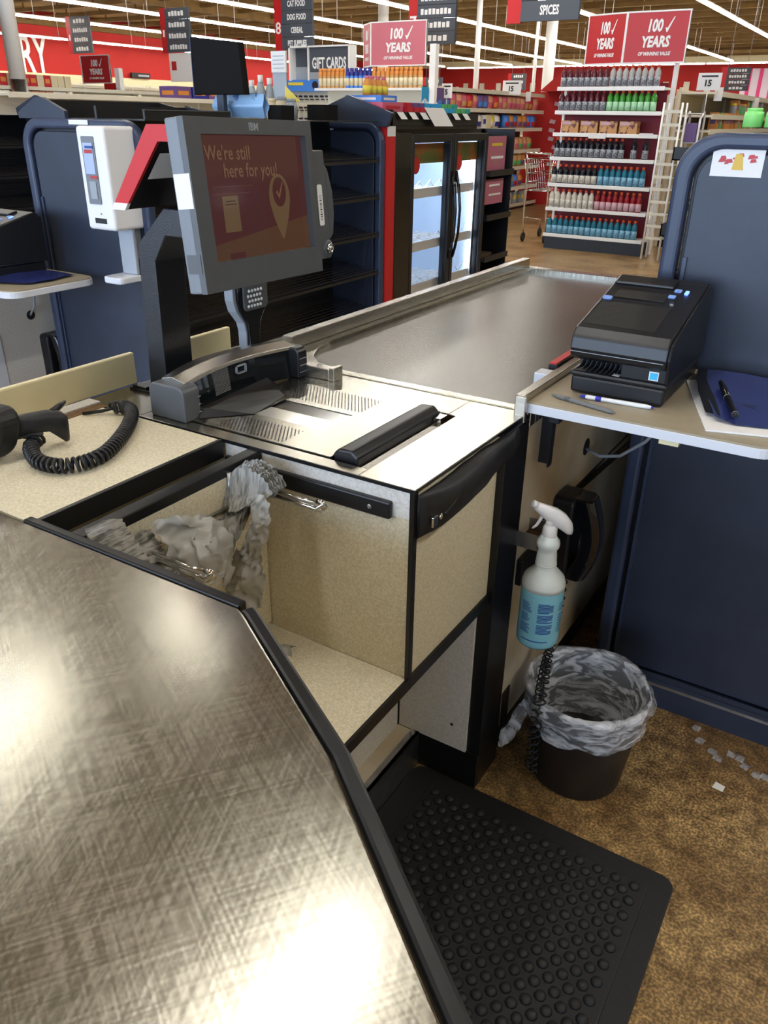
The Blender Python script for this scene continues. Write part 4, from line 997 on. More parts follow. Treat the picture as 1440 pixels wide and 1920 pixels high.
# stickers
o = tag(bx('sticker', (-.362, -.264), (1.8335, 1.8345), (1.322, 1.372), 'white_paper', loc=(-.31, 1.834, 1.347)), 'white sticker with red and yellow pattern on the right navy panel', 'sticker')
b = nb()
for k in range(16):
    x, z = random.uniform(-.345, -.28), random.uniform(1.342, 1.362); s = random.uniform(.003, .008)
    prism(b, [(x-s, z-s*.5), (x+s, z-s*.2), (x+s*.6, z+s*.7), (x-s*.7, z+s*.6)], 'y', 1.8325+k*.00003, 1.8336)
fin('print', b, 'sign_red', o)
b = nb(); prism(b, [(-.322, 1.335), (-.30, 1.335), (-.305, 1.364), (-.318, 1.364)], 'y', 1.8324, 1.8335); mat('mustard', hx('d8b24a'), .5); fin('print', b, 'mustard', o)
tag(bx('asset_tag', (-2.317, -2.228), (1.822, 1.8235), (1.386, 1.399), 'white_paper', loc=(-2.27, 1.823, 1.392)), 'small white tag on the top frame of the left navy panel', 'tag')

# sanitizer dispenser on the left navy panel
sd = thing('sanitizer_dispenser', 'white touch free hand sanitizer dispenser on the left navy panel', 'soap dispenser', (-2.03, 1.80, 1.1))
b = nb(); prism(b, rrect(-2.158, -2.035, 1.095, 1.385, .010, 4), 'y', 1.715, 1.836); fin('housing', b, 'white_plastic', sd, bevel=.012, seg=3)
b = nb(); prism(b, rrect(-2.134, -2.080, 1.170, 1.358, .004, 2), 'y', 1.712, 1.716); fin('window', b, 'grey_bezel_side', sd)
mat('pale_blue', hx('a9b8d6'), .3); mat('label_red', hx('b5403c'), .5); mat('label_dkblue', hx('34509a'), .5)
b = nb(); box(b, (-2.128, -2.086), (1.710, 1.7125), (1.255, 1.34), 0); box(b, (-2.122, -2.088), (1.709, 1.7105), (1.312, 1.322), 1); box(b, (-2.118, -2.084), (1.709, 1.7105), (1.325, 1.332), 2); box(b, (-2.118, -2.09), (1.709, 1.712), (1.185, 1.235), 3); box(b, (-2.11, -2.08), (1.709, 1.7105), (1.242, 1.250), 1)
fin('cartridge', b, ['pale_blue', 'label_red', 'label_dkblue', 'grey_plastic'], sd)
b = nb(); box(b, (-2.120, -2.070), (1.713, 1.7155), (1.115, 1.130)); fin('sensor', b, 'ink', sd)
b = nb(); lathe(b, [(.003, 0), (.003, -.002)], (-2.09, 1.715, 1.143), 10, axis='y'); fin('lock', b, 'grey_plastic', sd)
b = nb(); box(b, (-2.112, -2.045), (1.786, 1.800), (.955, 1.10)); box(b, (-2.10, -2.06), (1.80, 1.836), (1.0, 1.10)); fin('back_plate', b, 'grey_plastic', sd, bevel=.004)
b = nb(); prism(b, rrect(-2.125, -2.040, 1.710, 1.80, .02, 4, (0, 0, 1, 1)), 'z', .935, .955); fin('drip_tray', b, 'white_edge', sd, bevel=.004)

# left lane register furniture
LO = Vector((-2.14, 0, 0))
def left(o, label, d=(0, 0, 0)): return dup(o, Vector(o.location)+LO+Vector(d), label)
lsh = thing('register_shelf', 'rounded pale shelf of the next lane at the left edge of the photo', 'shelf', (-2.4, 1.6, SZ))
b = nb(); prism(b, rrect(-2.66, -2.243, 1.462, 1.785, .045, 7, (1, 0, 0, 1)), 'z', SZ-.004, SZ); fin('top', b, 'shelf_laminate', lsh)
b = nb(); prism(b, rrect(-2.66, -2.240, 1.459, 1.788, .047, 7, (1, 0, 0, 1)), 'z', SZ-.024, SZ-.004); fin('edge', b, 'white_edge', lsh, bevel=.002)
lcb = thing('conveyor_counter', 'pale side panel of the next lane below its rounded shelf at the left edge', 'counter', (-2.9, 2.2, 0))
b = nb(); box(b, (-3.42, -2.665), (1.30, 1.98), (.0, .90)); fin('cabinet_body', b, 'laminate_white', lcb)
b = nb(); box(b, (-2.665, -2.660), (1.88, 1.98), (.585, .61)); fin('seam_strip', b, 'black_trim', lcb)
b = nb(); lathe(b, [(.017, 0), (.017, .002)], (-2.665, 1.800, .745), 18, axis='x'); fin('cable_hole', b, 'ink', lcb)
b = nb(); box(b, (-2.665, -2.662), (1.5, 1.66), (.50, .70)); fin('phone_plate', b, 'white_edge', lcb)
b = nb(); tube(b, [(-2.665, 1.800, .745), (-2.64, 1.805, .78), (-2.62, 1.80, .84), (-2.615, 1.79, .905)], .0042, 8)
tag(fin('grey_cable', b, 'grey_plastic', loc=(-2.64, 1.80, .8)), 'grey cable rising from a hole in the left lane side panel', 'cable')
left(ph, 'black wall phone on the pale side panel at the left edge', (-.0, .21, .03))
left(pr_, 'receipt printer with glowing blue light at the left edge', (-.0, -.03, 0))
b = nb(); patch(b, [[(-2.62, 1.52, SZ+.016), (-2.42, 1.50, SZ+.008), (-2.29, 1.56, SZ+.006)], [(-2.62, 1.62, SZ+.02), (-2.42, 1.62, SZ+.014), (-2.285, 1.64, SZ+.008)], [(-2.62, 1.72, SZ+.016), (-2.42, 1.74, SZ+.010), (-2.31, 1.75, SZ+.006)]], 16, 12, .003, 14)
tag(fin('folder', b, 'folder_blue', loc=(-2.42, 1.62, SZ)), 'shiny blue folder on the rounded shelf at the left edge', 'folder')

# ------------------------------------------------------------------ cooler and red end panel
rp = thing('red_divider', 'bright red vertical panel with white tag beside the drink cooler', 'panel', (-2.2, 3.25, 0))
bx('red_board', (-2.42, -2.0), (3.222, 3.292), (0, 1.385), 'red', rp)
bx('white_tag', (-2.0005, -1.999), (3.224, 3.290), (1.345, 1.385), 'white_paper', rp)
co = thing('drink_cooler', 'black two door glass drink cooler glowing white inside', 'cooler', (-2.3, 3.85, 0))
CX0, CX1, CY0, CY1, CT = -2.62, -2.0, 3.296, 4.262, 1.372
b = nb()
box(b, (CX0, CX0+.03), (CY0, CY1), (.1, CT), 0); box(b, (CX0, CX1-.03), (CY0, CY0+.04), (.0, CT), 0); box(b, (CX0, CX1-.03), (CY1-.04, CY1), (.0, CT), 0); box(b, (CX0, CX1-.03), (CY0, CY1), (CT-.05, CT), 0); box(b, (CX0, CX1-.03), (CY0, CY1), (0, .16), 0)
fin('cabinet', b, 'black_plastic', co)
b = nb()
box(b, (CX0+.031, CX0+.04), (CY0+.04, CY1-.04), (.16, CT-.05)); box(b, (CX0+.04, CX1-.05), (CY0+.041, CY0+.05), (.16, CT-.05)); box(b, (CX0+.04, CX1-.05), (CY1-.05, CY1-.041), (.16, CT-.05)); box(b, (CX0+.04, CX1-.05), (CY0+.05, CY1-.05), (.16, .17)); box(b, (CX0+.04, CX1-.05), (CY0+.05, CY1-.05), (CT-.06, CT-.051))
fin('liner', b, 'cooler_white', co)
b = nb(); 
box(b, (CX1-.10, CX1-.07), (CY0+.06, CY1-.07), (1.285, 1.30))  # unseen tube added behind the header picture to brighten the liner
for k in range(24): z = .2+k*.044; box(b, (CX1-.066, CX1-.060), (CY1-.066, CY1-.060), (z, z+.03))
box(b, (CX1-.066, CX1-.060), (CY0+.055, CY0+.070), (.2, 1.26))  # unseen tube added behind the side post, also to brighten the liner
fin('led_and_added_tubes', b, 'cooler_light', co)
for k, z in enumerate((.40, .62, .825, 1.075)):
    b = nb()
    for i in range(9): x = CX0+.06+i*.055; box(b, (x, x+.005), (CY0+.05, CY1-.05), (z, z+.005))
    for i in range(16): y = CY0+.06+i*.055; box(b, (CX0+.05, CX1-.06), (y, y+.005), (z-.004, z))
    box(b, (CX1-.065, CX1-.058), (CY0+.05, CY1-.05), (z-.004, z+.034)); box(b, (CX1-.072, CX1-.057), (CY0+.05, CY1-.05), (z-.010, z-.004))
    for i in range(8): y = CY0+.1+i*.105; tube(b, [(CX1-.08, y, z+.035), (CX1-.075, y+.045, z+.065), (CX1-.08, y+.09, z+.035)], .003, 5)
    fin('wire_shelf', b, 'white_shelf', co)
for ya, yb in ((3.44, 3.862), (3.872, 4.255)):
    dr = bpy.data.objects.new('door', None)
    b = nb()
    for Y_, Z_ in (((ya, ya+.028), (.17, CT-.02)), ((yb-.034, yb), (.17, CT-.02)), ((ya+.028, yb-.034), (CT-.055, CT-.02)), ((ya+.028, yb-.034), (.17, .21))): box(b, (CX1-.045, CX1), Y_, Z_)
    d = fin('door', b, 'black_plastic', co, bevel=.002)
    b = nb(); box(b, (CX1-.020, CX1-.014), (ya+.028, yb-.034), (.21, CT-.055)); fin('glass', b, 'glass', d)
    yh = yb-.016 if ya < 3.5 else ya+.022
    b = nb(); tube(b, [(CX1-.002, yh, 1.18), (CX1+.020, yh, 1.10), (CX1+.032, yh, 1.0), (CX1+.028, yh, .88), (CX1+.012, yh, .80), (CX1-.002, yh, .76)], [.010, .008, .007, .007, .008, .010], 8); fin('handle', b, 'black_gloss', d)
bx('side_post', (CX1-.03, CX1), (CY0, 3.438), (0, CT-.01), 'black_gloss', co, .004)
# header picture behind the glass top
mat('fruit_orange', hx('9c5a24'), .5, 0, scale=14, col2=hx('5f6a2a'), contrast=(.42, .58)); mat('badge_red', hx('c8241c'), .4)
b = nb(); box(b, (CX1-.052, CX1-.048), (3.47, 4.25), (1.222, 1.31)); fin('header_picture', b, 'fruit_orange', co)
for y in (3.555, 4.0):
    b = nb(); lathe(b, [(.038, 0), (.038, .003)], (CX1-.047, y, 1.215), 20, axis='x'); fin('round_badge', b, 'badge_red', co)
drink = lambda: None
b = nb(); BLx = (CX1-.11, 3.99, 1.02)
# slim magazine rack beyond the cooler
mr_ = thing('magazine_rack', 'slim black rack holding pink magazines beside the cooler', 'magazine rack', (-2.15, 4.4, 0))
b = nb(); box(b, (-2.34, -2.32), (4.266, 4.60), (0, 1.37)); box(b, (-2.32, -2.02), (4.266, 4.275), (0, 1.37)); box(b, (-2.32, -2.0), (4.592, 4.60), (0, 1.37)); box(b, (-2.34, -1.98), (4.266, 4.60), (0, .1)); fin('frame', b, 'black_plastic', mr_)
for z in (.52, .70, .925, 1.155):
    b = nb(); box(b, (-2.32, -1.985), (4.275, 4.592), (z-.02, z-.012)); box(b, (-1.992, -1.985), (4.275, 4.592), (z-.012, z+.012)); fin('shelf', b, 'wire_black', mr_)
mat('pink_print', hx('b0657c'), .4, 0, scale=30, col2=hx('7f8f55'), contrast=(.3, .42)); mat('yellow_print', hx('d8c23a'), .4)
for z, h, lab in ((1.16, .175, 'upper pink magazine with yellow title on the slim black rack'), (.985, .13, 'lower pink magazine with a white block on the slim black rack')):
    b = nb(); box(b, (-2.035, -2.028), (4.30, 4.55), (z, z+h), 0); box(b, (-2.0278, -2.027), (4.36, 4.50), (z+h*.72, z+h*.80), 1 if h > .15 else 2); box(b, (-2.0278, -2.027), (4.36, 4.52), (z+h*.35, z+h*.42), 2); fin_ = fin('magazine', b, ['pink_print', 'yellow_print', 'white_paper'], loc=(-2.03, 4.43, z)); tag(fin_, lab, 'magazine')
b = nb(); box(b, (-2.22, -2.05), (4.30, 4.50), (.688, .71)); tag(fin('snack_box', b, 'cardboard_brown', loc=(-2.13, 4.4, .69)), 'flat brown item on the third shelf of the slim rack', 'box')

# counter top display on the cooler
mat('prod_red', hx('c02333'), .4); mat('prod_pink', hx('d0607a'), .4); mat('prod_blue', hx('4a86dc'), .4); mat('prod_navy', hx('2a2f86'), .4); mat('prod_orange', hx('d4883c'), .4)
mat('prod_green', hx('58b06a'), .4); mat('prod_purple', hx('6b4f86'), .4); mat('prod_yellow', hx('e8d048'), .4); mat('prod_white', hx('e6e2dc'), .4); mat('prod_tan', hx('c89a62'), .5); mat('prod_cyan', hx('2fa6dc'), .3)
mat('prod_silver', hx('9aa0a6'), .3); mat('prod_cream', hx('d9cba8'), .5); mat('prod_dark', hx('2e2a33'), .35); mat('prod_teal', hx('2a9a9a'), .4); mat('prod_lime', hx('8fe07a'), .4); mat('prod_peach', hx('d99878'), .45)
ct = thing('display_tray', 'black stepped candy tray with white price tags on top of the cooler', 'display tray', (-2.15, 3.7, 1.39))
b = nb(); box(b, (-2.38, -2.0), (3.26, 4.10), (CT, 1.388)); box(b, (-2.005, -1.995), (3.26, 4.10), (1.388, 1.442)); box(b, (-2.30, -2.0), (3.26, 3.272), (1.388, 1.45)); fin('tray', b, 'black_plastic', ct)
for y in (3.285, 3.385, 3.485, 3.80, 3.91):
    b = nb(); V = [b.verts.new(p) for p in ((-1.992, y, 1.441), (-1.992, y+.055, 1.441), (-1.978, y+.072, 1.413), (-1.978, y+.018, 1.413))]; b.faces.new(V); fin('price_tag', b, 'white_paper', ct)
b = nb(); V = [b.verts.new(p) for p in ((-1.985, 3.515, 1.462), (-1.985, 3.70, 1.462), (-1.965, 3.77, 1.385), (-1.965, 3.585, 1.385))]; b.faces.new(V)
for z in (1.452, 1.447): box(b, (-1.9835, -1.983), (3.545, 3.69), (z-.003, z-.001), 1)
tag(fin('price_sign', b, ['white_paper', 'ink'], loc=(-1.975, 3.64, 1.42)), 'tilted white price sheet hanging over the front of the candy tray', 'price sign')
def pbox(name, label, cat, x, y, z, m, group=None, bevel=.003, front=None):
    b = nb(); box(b, x, y, z, 0); ms = [m]
    if front:
        xm = x[1]; ms.append(front); dy = y[1]-y[0]; dz = z[1]-z[0]
        box(b, (xm, xm+.001), (y[0]+dy*.15, y[1]-dy*.15), (z[0]+dz*.3, z[0]+dz*.65), 1)
        box(b, (x[0]+(x[1]-x[0])*.15, x[1]-(x[1]-x[0])*.15), (y[0]-.001, y[0]), (z[0]+dz*.3, z[0]+dz*.65), 1)
    return tag(fin(name, b, ms, loc=((x[0]+x[1])/2, (y[0]+y[1])/2, z[0])), label, cat, group)
pbox('product_carton', 'pink and red carton resting on the navy tray end by the cooler', 'carton', (-2.26, -2.03), (3.23, 3.40), (1.442, 1.478), 'prod_pink', front='prod_red')
pbox('product_carton', 'blue and white pack on top of the pink carton', 'carton', (-2.24, -2.05), (3.25, 3.38), (1.479, 1.505), 'prod_blue', front='prod_white')
def jar(name, label, cat, c, r, h, body, cap, group=None, neck=.6, lab=None, seg=12, capj=4):
    b = nb()
    prof = [(r*.9, 0), (r, h*.04), (r, h*.62), (r*neck, h*.80), (r*neck*.8, h*.84), (r*neck*.85, h*.85), (r*neck*.85, h)]
    lathe(b, prof, (0, 0, 0), seg, mfun=lambda j: 0 if j < capj else 1)
    ms = [body, cap]
    if lab: lathe(b, [(r*1.012, h*.12), (r*1.012, h*.50)], (0, 0, 0), seg, mi=2); ms.append(lab)
    o = fin(name, b, ms, local=True, loc=c); return tag(o, label, cat, group)
j = None
for k, y in enumerate((3.26, 3.30, 3.345, 3.395)):
    o = jar('drink_bottle', 'pink capped bottle with orange label on the blue pack by the cooler', 'bottle', (-2.13+.0*k, y, 1.505), .020, .075, 'prod_orange', 'prod_pink', 'pink capped bottles over the cooler', lab='prod_yellow')
cols = ['prod_red', 'prod_red', 'prod_red', 'prod_purple', 'prod_purple', 'prod_cyan', 'prod_cyan', 'prod_cyan', 'prod_green', 'prod_green', 'prod_teal']
names = {'prod_red': 'red', 'prod_purple': 'purple', 'prod_cyan': 'bright blue', 'prod_green': 'green', 'prod_teal': 'teal'}
for i, c in enumerate(cols):
    y = 3.43+i*.058
    for rw in range(2):
        pbox('gum_jar', '%s lidded gum jar in the %s row of the candy tray' % (names[c], ('front', 'back')[rw]), 'jar', (-2.055-.075*rw, -2.02-.075*rw), (y, y+.045), (1.39, 1.462+.02*rw), c, names[c]+(' jars, front row', ' jars, back row')[rw], front='prod_cream')
for y, m, lab in ((3.86, 'prod_cyan', 'small blue pennant card standing above the candy tray'), (4.02, 'prod_purple', 'small purple pennant card standing above the candy tray')):
    b = nb(); V = [(y, 1.558), (y+.075, 1.558), (y+.075, 1.49), (y+.037, 1.51), (y, 1.49)]; prism(b, V, 'x', -2.20, -2.197); tube(b, [(-2.199, y+.037, 1.50), (-2.199, y+.037, 1.388)], .002, 5)
    tag(fin('pennant_card', b, m, loc=(-2.2, y, 1.5)), lab, 'sign')

# items on the left rack top
b = nb(); prism(b, [(-2.42, 1.487), (-2.42, 1.677), (-2.19, 1.655), (-2.175, 1.487)], 'y', 2.5, 2.535)
blk_ = thing('lane_display', 'blank black square display on a pole above the left rack', 'screen', (-2.30, 2.52, 1.41))
fin('panel', b, 'matte_black', blk_, bevel=.003)
b = nb(); prism(b, [(-2.4215, 1.485), (-2.4215, 1.678), (-2.4185, 1.678), (-2.4185, 1.485)], 'y', 2.497, 2.536); fin('daylit_edge', b, 'navy_frame', blk_)  # bluer strip paints daylight onto the panel's left side
bx('pole', (-2.318, -2.285), (2.51, 2.53), (1.41, 1.487), 'navy', blk_)
b = nb(); patch(b, [[(-2.40, 2.6, 1.495), (-2.28, 2.585, 1.50), (-2.16, 2.6, 1.490)], [(-2.41, 2.58, 1.45), (-2.28, 2.555, 1.45), (-2.155, 2.58, 1.45)], [(-2.40, 2.6, 1.41), (-2.28, 2.58, 1.41), (-2.16, 2.6, 1.41)]], 14, 10, .004, 30, seed=3)
patch(b, [[(-2.40, 2.605, 1.495), (-2.28, 2.61, 1.50), (-2.16, 2.605, 1.490)], [(-2.41, 2.62, 1.45), (-2.28, 2.63, 1.45), (-2.155, 2.62, 1.45)], [(-2.40, 2.605, 1.41), (-2.28, 2.62, 1.41), (-2.16, 2.605, 1.41)]], 14, 10, .004, 30, seed=4)
mat('bag_lightblue', hx('9cc4ec'), .3, 0, scale=18, col2=hx('2c5fa8'), contrast=(.36, .42), coat=.3)
tag(fin('snack_bag', b, 'bag_lightblue', loc=(-2.28, 2.6, 1.42)), 'light blue wipes pouch on the rack top behind the monitor', 'bag')
for k, (x, z, h) in enumerate(((-2.545, 1.41, .145), (-2.52, 1.41, .165), (-2.495, 1.41, .155))):
    jar('sanitizer_bottle', 'white capped clear sanitizer bottle on the rack top left of the gold tubs', 'bottle', (x, 2.98+.03*k, z), .022, h, 'prod_silver', 'prod_white', 'sanitizer bottles on the rack top', lab='prod_white')
b = nb(); box(b, (-2.475, -2.40), (3.04, 3.045), (1.42, 1.585), 0); box(b, (-2.477, -2.398), (3.036, 3.046), (1.585, 1.665), 1)
for k in range(4): box(b, (-2.468, -2.408), (3.0352, 3.036), (1.60+k*.015, 1.603+k*.015), 2)
tag(fin('sign_card', b, ['prod_silver', 'prod_white', 'prod_silver'], loc=(-2.44, 3.04, 1.42)), 'tall narrow white topped sign card standing among the rack top goods', 'sign')
b = nb(); V = [(-2.395, 1.535), (-2.395, 1.47), (-2.315, 1.475)]; prism(b, V, 'y', 3.02, 3.024, 0); prism(b, [(-2.39, 1.482), (-2.36, 1.482), (-2.36, 1.479), (-2.39, 1.479)], 'y', 3.018, 3.02, 1)
box(b, (-2.385, -2.38), (3.02, 3.024), (1.41, 1.475), 0)
tag(fin('sign_card', b, ['prod_yellow', 'ink'], loc=(-2.36, 3.02, 1.47)), 'yellow triangular sign tag beside the tall white sign card', 'sign')
for k in range(5):
    jar('snack_tub', 'gold tub on the rack top behind the monitor', 'tub', (-2.485+.050*k, 2.92, 1.405), .026, .078+.007*(k % 2), ('prod_tan', 'prod_tan', 'prod_cream', 'prod_cream', 'prod_silver')[k], ('prod_tan', 'prod_cream', 'prod_cream', 'prod_silver', 'prod_silver')[k], 'tubs on the rack top', neck=.9)
pbox('storage_box', 'small black box on the rack top right of the gold tubs', 'box', (-2.225, -2.14), (2.95, 3.05), (1.404, 1.462), 'matte_black')
pbox('storage_box', 'small black box on the rack top between the blue pouch and the gold tubs', 'box', (-2.165, -2.10), (2.62, 2.70), (1.404, 1.455), 'matte_black')
for k in range(4):
    jar('green_tub', 'light green tub standing on the right rack top', 'tub', (-.395+.052*k, 2.42, 1.409), .024, .045, 'prod_lime', 'prod_lime', 'green tubs on the right rack', neck=.95)

# ------------------------------------------------------------------ signs
def years_sign(o, xa, xb, xc, y, z0, z1, m, mleft, depth):
    """two boards meeting at xb: a left one turned back and a front one"""
    def board(x0_, y0_, x1_, y1_, mm, k):
        d = Vector((x1_-x0_, y1_-y0_, 0)); L_ = d.length; d.normalize(); n = Vector((d.y, -d.x, 0))
        X = Matrix(((d.x, 0, n.x, (x0_+x1_)/2), (d.y, 0, n.y, (y0_+y1_)/2), (0, 1, 0, (z0+z1)/2), (0, 0, 0, 1)))
        h = z1-z0
        b = nb(); box(b, (-L_/2, L_/2), (-h/2, h/2), (-.02, 0)); bmesh.ops.transform(b, matrix=X, verts=b.verts); bo = fin('sign_board', b, mm, o)
        b = nb()
        for X_, Y_ in (((-L_/2, L_/2), (-h/2-.015, -h/2)), ((-L_/2, L_/2), (h/2, h/2+.015)), ((L_/2-.012, L_/2), (-h/2, h/2)), ((-L_/2, -L_/2+.012), (-h/2, h/2))): box(b, X_, Y_, (-.025, .004))
        bmesh.ops.transform(b, matrix=X, verts=b.verts); fin('sign_frame', b, 'white_shelf', bo)
        b = nb(); w_ = L_/.7
        T_ = lambda x, y_: X @ Matrix.Translation((x, y_, .003))
        text(b, '100', h*.34, None, MX=T_(-.04*L_, h*.22), shear=.12, sx=.62*w_*.55/h, bold=.006, ext=.001)
        text(b, 'YEARS', h*.30, None, MX=T_(0, -h*.10), shear=.12, sx=.66*w_*.55/h, bold=.006, ext=.001)
        text(b, 'OF WINNING VALUE', h*.105, None, MX=T_(0, -h*.335), shear=.25, sx=.66*w_*.55/h, bold=.0015, ext=.001)
        bmesh.ops.recalc_face_normals(b, faces=b.faces)
        V = [b.verts.new(X @ Vector((L_*(.13+x*.1), h*(.20+yy*.2), .004))) for x, yy in ((0, -.05), (.25, -.55), (.40, -.5), (1.35, 1.0), (1.15, .95), (.33, -.1))]; b.faces.new(V)
        fin('sign_lettering', b, 'sign_white', bo)
    board(xa, y+depth, xb, y, mleft, 0); board(xb, y, xc, y, m, 1)
# ------------------------------------------------------------------ bottle end display
ec = thing('bottle_display', 'white six shelf end display of sports drink bottles under a red sign', 'store shelf', (-3.13, 9.75, 0))
EX0, EX1, EY = -3.735, -2.525, 9.70
LV = [.178, .475, .745, 1.030, 1.285, 1.512, 1.752]
mat('back_red', hx('7a1626'), .6)
b = nb(); box(b, (EX0+.03, EX1-.04), (EY+.26, EY+.28), (.16, 1.8)); fin('back_board', b, 'back_red', ec)
for z in LV:
    b = nb(); box(b, (EX0, EX1), (EY-.02, EY+.26), (z-.028, z-.004)); box(b, (EX0, EX1), (EY-.026, EY-.02), (z-.036, z+.004)); fin('shelf', b, 'white_shelf', ec, bevel=.003)
b = nb(); box(b, (EX1-.0, EX1+.04), (EY+.22, EY+.29), (0, 2.36)); fin('upright', b, 'white_shelf', ec)
b = nb(); box(b, (EX0, EX0+.03), (EY+.22, EY+.29), (0, 1.8)); fin('upright', b, 'white_shelf', ec)
b = nb(); box(b, (EX0+.01, EX1-.01), (EY+.02, EY+.27), (0, .14)); fin('base', b, 'black_plastic', ec)
years_sign(ec, -3.50, -3.035, -2.375, EY-.0, 1.985, 2.44, 'sign_red', 'sign_red', .12)
b = nb(); box(b, (EX1-.20, EX1-.05), (EY-.029, EY-.027), (1.275, 1.30)); box(b, (-3.3, -3.1), (EY-.034, EY-.03), (1.235, 1.285))
fin('price_strip', b, 'white_paper', ec)
bottle_me = {}
def drinkbottle(body, cap, labm):
    key = (body, cap, labm)
    if key not in bottle_me:
        b = nb(); r = .033
        lathe(b, [(r*.9, 0), (r, .008), (r, .10), (r*.94, .115), (r, .13), (r*.96, .15), (r*.50, .178), (r*.45, .186), (r*.52, .188), (r*.52, .210), (r*.45, .213)], (0, 0, 0), 12, mfun=lambda j: 0 if j < 7 else 1)
        lathe(b, [(r*1.015, .015), (r*1.015, .10)], (0, 0, 0), 12, mi=2)
        bmesh.ops.recalc_face_normals(b, faces=b.faces)
        me = bpy.data.meshes.new('drink_bottle'); b.to_mesh(me); b.free()
        for m in (body, cap, labm): me.materials.append(M[m])
        bottle_me[key] = me
    return bottle_me[key]
mat('b_maroon', hx('5a1c26'), .2); mat('b_clear', hx('a9a8a6'), .2); mat('b_green', hx('3f9030'), .2); mat('b_navy', hx('12161f'), .2); mat('b_teal', hx('1e6f88'), .2); mat('b_red', hx('8e1420'), .2); mat('b_white', hx('cfcabd'), .25)
mat('cap_orange', hx('d8542a'), .4); mat('cap_red', hx('a01a18'), .4); mat('lab_grey', hx('a7abb2'), .4, 0, scale=60, col2=hx('53565e'), contrast=(.4, .55)); mat('lab_blue', hx('8fc0da'), .4, 0, scale=60, col2=hx('4a8aa8'), contrast=(.35, .6)); mat('lab_green', hx('a8d8b0'), .4); mat('lab_pink', hx('c8a2ac'), .4); mat('lab_white', hx('dcd8cf'), .4, 0, scale=60, col2=hx('a8a49a'), contrast=(.35, .6))
def brow(z, specs, shelfname):
    x = EX0+.055
    for n, body, cap, lb, desc in specs:
        for k in range(n):
            o = bpy.data.objects.new('drink_bottle', drinkbottle(body, cap, lb)); COL.objects.link(o); o.location = (x, EY+.02, z-.004)
            tag(o, '%s sports drink bottle on the %s shelf of the bottle display' % (desc, shelfname), 'bottle', '%s bottles, %s shelf' % (desc, shelfname)); x += .0695
        x += .005
brow(LV[6], [(8, 'b_maroon', 'cap_red', 'lab_grey', 'dark red'), (8, 'b_clear', 'cap_orange', 'lab_grey', 'clear grey')], 'top')
brow(LV[5], [(8, 'b_maroon', 'cap_red', 'lab_grey', 'maroon'), (8, 'b_green', 'cap_orange', 'lab_green', 'bright green')], 'second')
brow(LV[3], [(12, 'b_navy', 'cap_orange', 'lab_grey', 'near black')], 'fourth')
for x in (-2.78, -2.65):
    o = bpy.data.objects.new('drink_bottle', drinkbottle('b_navy', 'prod_dark', 'lab_grey')); COL.objects.link(o); o.location = (x, EY+.04, LV[3]-.004); tag(o, 'spaced out all dark bottle at the right end of the fourth shelf', 'bottle', 'two spaced dark bottles')
brow(LV[2], [(8, 'b_navy', 'cap_orange', 'lab_white', 'black'), (8, 'b_teal', 'cap_orange', 'lab_blue', 'teal')], 'fifth')
brow(LV[1], [(8, 'b_white', 'cap_orange', 'lab_white', 'milky white'), (8, 'b_red', 'cap_orange', 'lab_pink', 'red')], 'sixth')
brow(LV[0], [(16, 'b_teal', 'cap_orange', 'lab_blue', 'teal')], 'bottom')
mat('cookie', hx('c08c58'), .5, 0, scale=20, col2=hx('6a3a38'), contrast=(.42, .5))
for k in range(4):
    x = EX0+.09+k*.225; b = nb(); box(b, (x, x+.20), (EY+.0, EY+.12), (LV[4]-.004, LV[4]+.13), 0); prism(b, [(x+.02, LV[4]+.02), (x+.08, LV[4]+.02), (x+.09, LV[4]+.07), (x+.04, LV[4]+.08)], 'y', EY-.002, EY, 1); box(b, (x+.01, x+.12), (EY-.002, EY), (LV[4]+.09, LV[4]+.12), 2)
    tag(fin('cookie_pack', b, ['cookie', 'prod_tan', 'lab_pink'], loc=(x+.1, EY+.05, LV[4])), 'clear cookie pack on the third shelf of the bottle display', 'cookie pack', 'cookie packs on the bottle display')
# white wire stand to the right of it
ws = thing('wire_stand', 'narrow white wire stand against the right side of the bottle display', 'wire rack', (-2.36, 9.6, 0))
b = nb()
for x in (-2.47, -2.28):
    tube(b, [(x, 9.55, 0), (x, 9.55, 1.60)], .012, 6); tube(b, [(x, 9.75, 0), (x, 9.75, 1.60)], .010, 6)
fin('legs', b, 'white_shelf', ws)
for k in range(11):
    z = .22+k*.128; b = nb(); box(b, (-2.47, -2.28), (9.55, 9.75), (z, z+.008)); box(b, (-2.47, -2.28), (9.545, 9.55), (z, z+.03)); fin('shelf', b, 'cream_shelf', ws)
for z, lab in ((1.05, 'upper black basket hooked on the white wire stand'), (.28, 'lower black basket hooked on the white wire stand')):
    b = nb(); box(b, (-2.27, -2.05), (9.42, 9.62), (z, z+.012)); box(b, (-2.27, -2.05), (9.42, 9.432), (z, z+.13)); box(b, (-2.27, -2.258), (9.42, 9.62), (z, z+.13))
    tag(fin('basket', b, 'black_plastic', loc=(-2.16, 9.5, z)), lab, 'basket')
ws2 = thing('wire_stand', 'smaller white wire stand with purple packs behind the first one', 'wire rack', (-2.3, 10.4, 0))
b = nb()
for x in (-2.40, -2.24): tube(b, [(x, 10.3, 0), (x, 10.3, 1.45), (x+.01, 10.4, 1.52), (x, 10.5, 1.45), (x, 10.5, 0)], .012, 6)
for z in (.4, .8, 1.2, 1.5): box(b, (-2.40, -2.24), (10.3, 10.5), (z, z+.01))
fin('frame', b, 'white_shelf', ws2)
for z in (.81, 1.21): pbox('purple_pack', 'purple pack on the %s shelf of the smaller wire stand' % ('lower' if z < 1 else 'upper'), 'pack', (-2.38, -2.26), (10.28, 10.45), (z, z+.20), 'prod_purple')

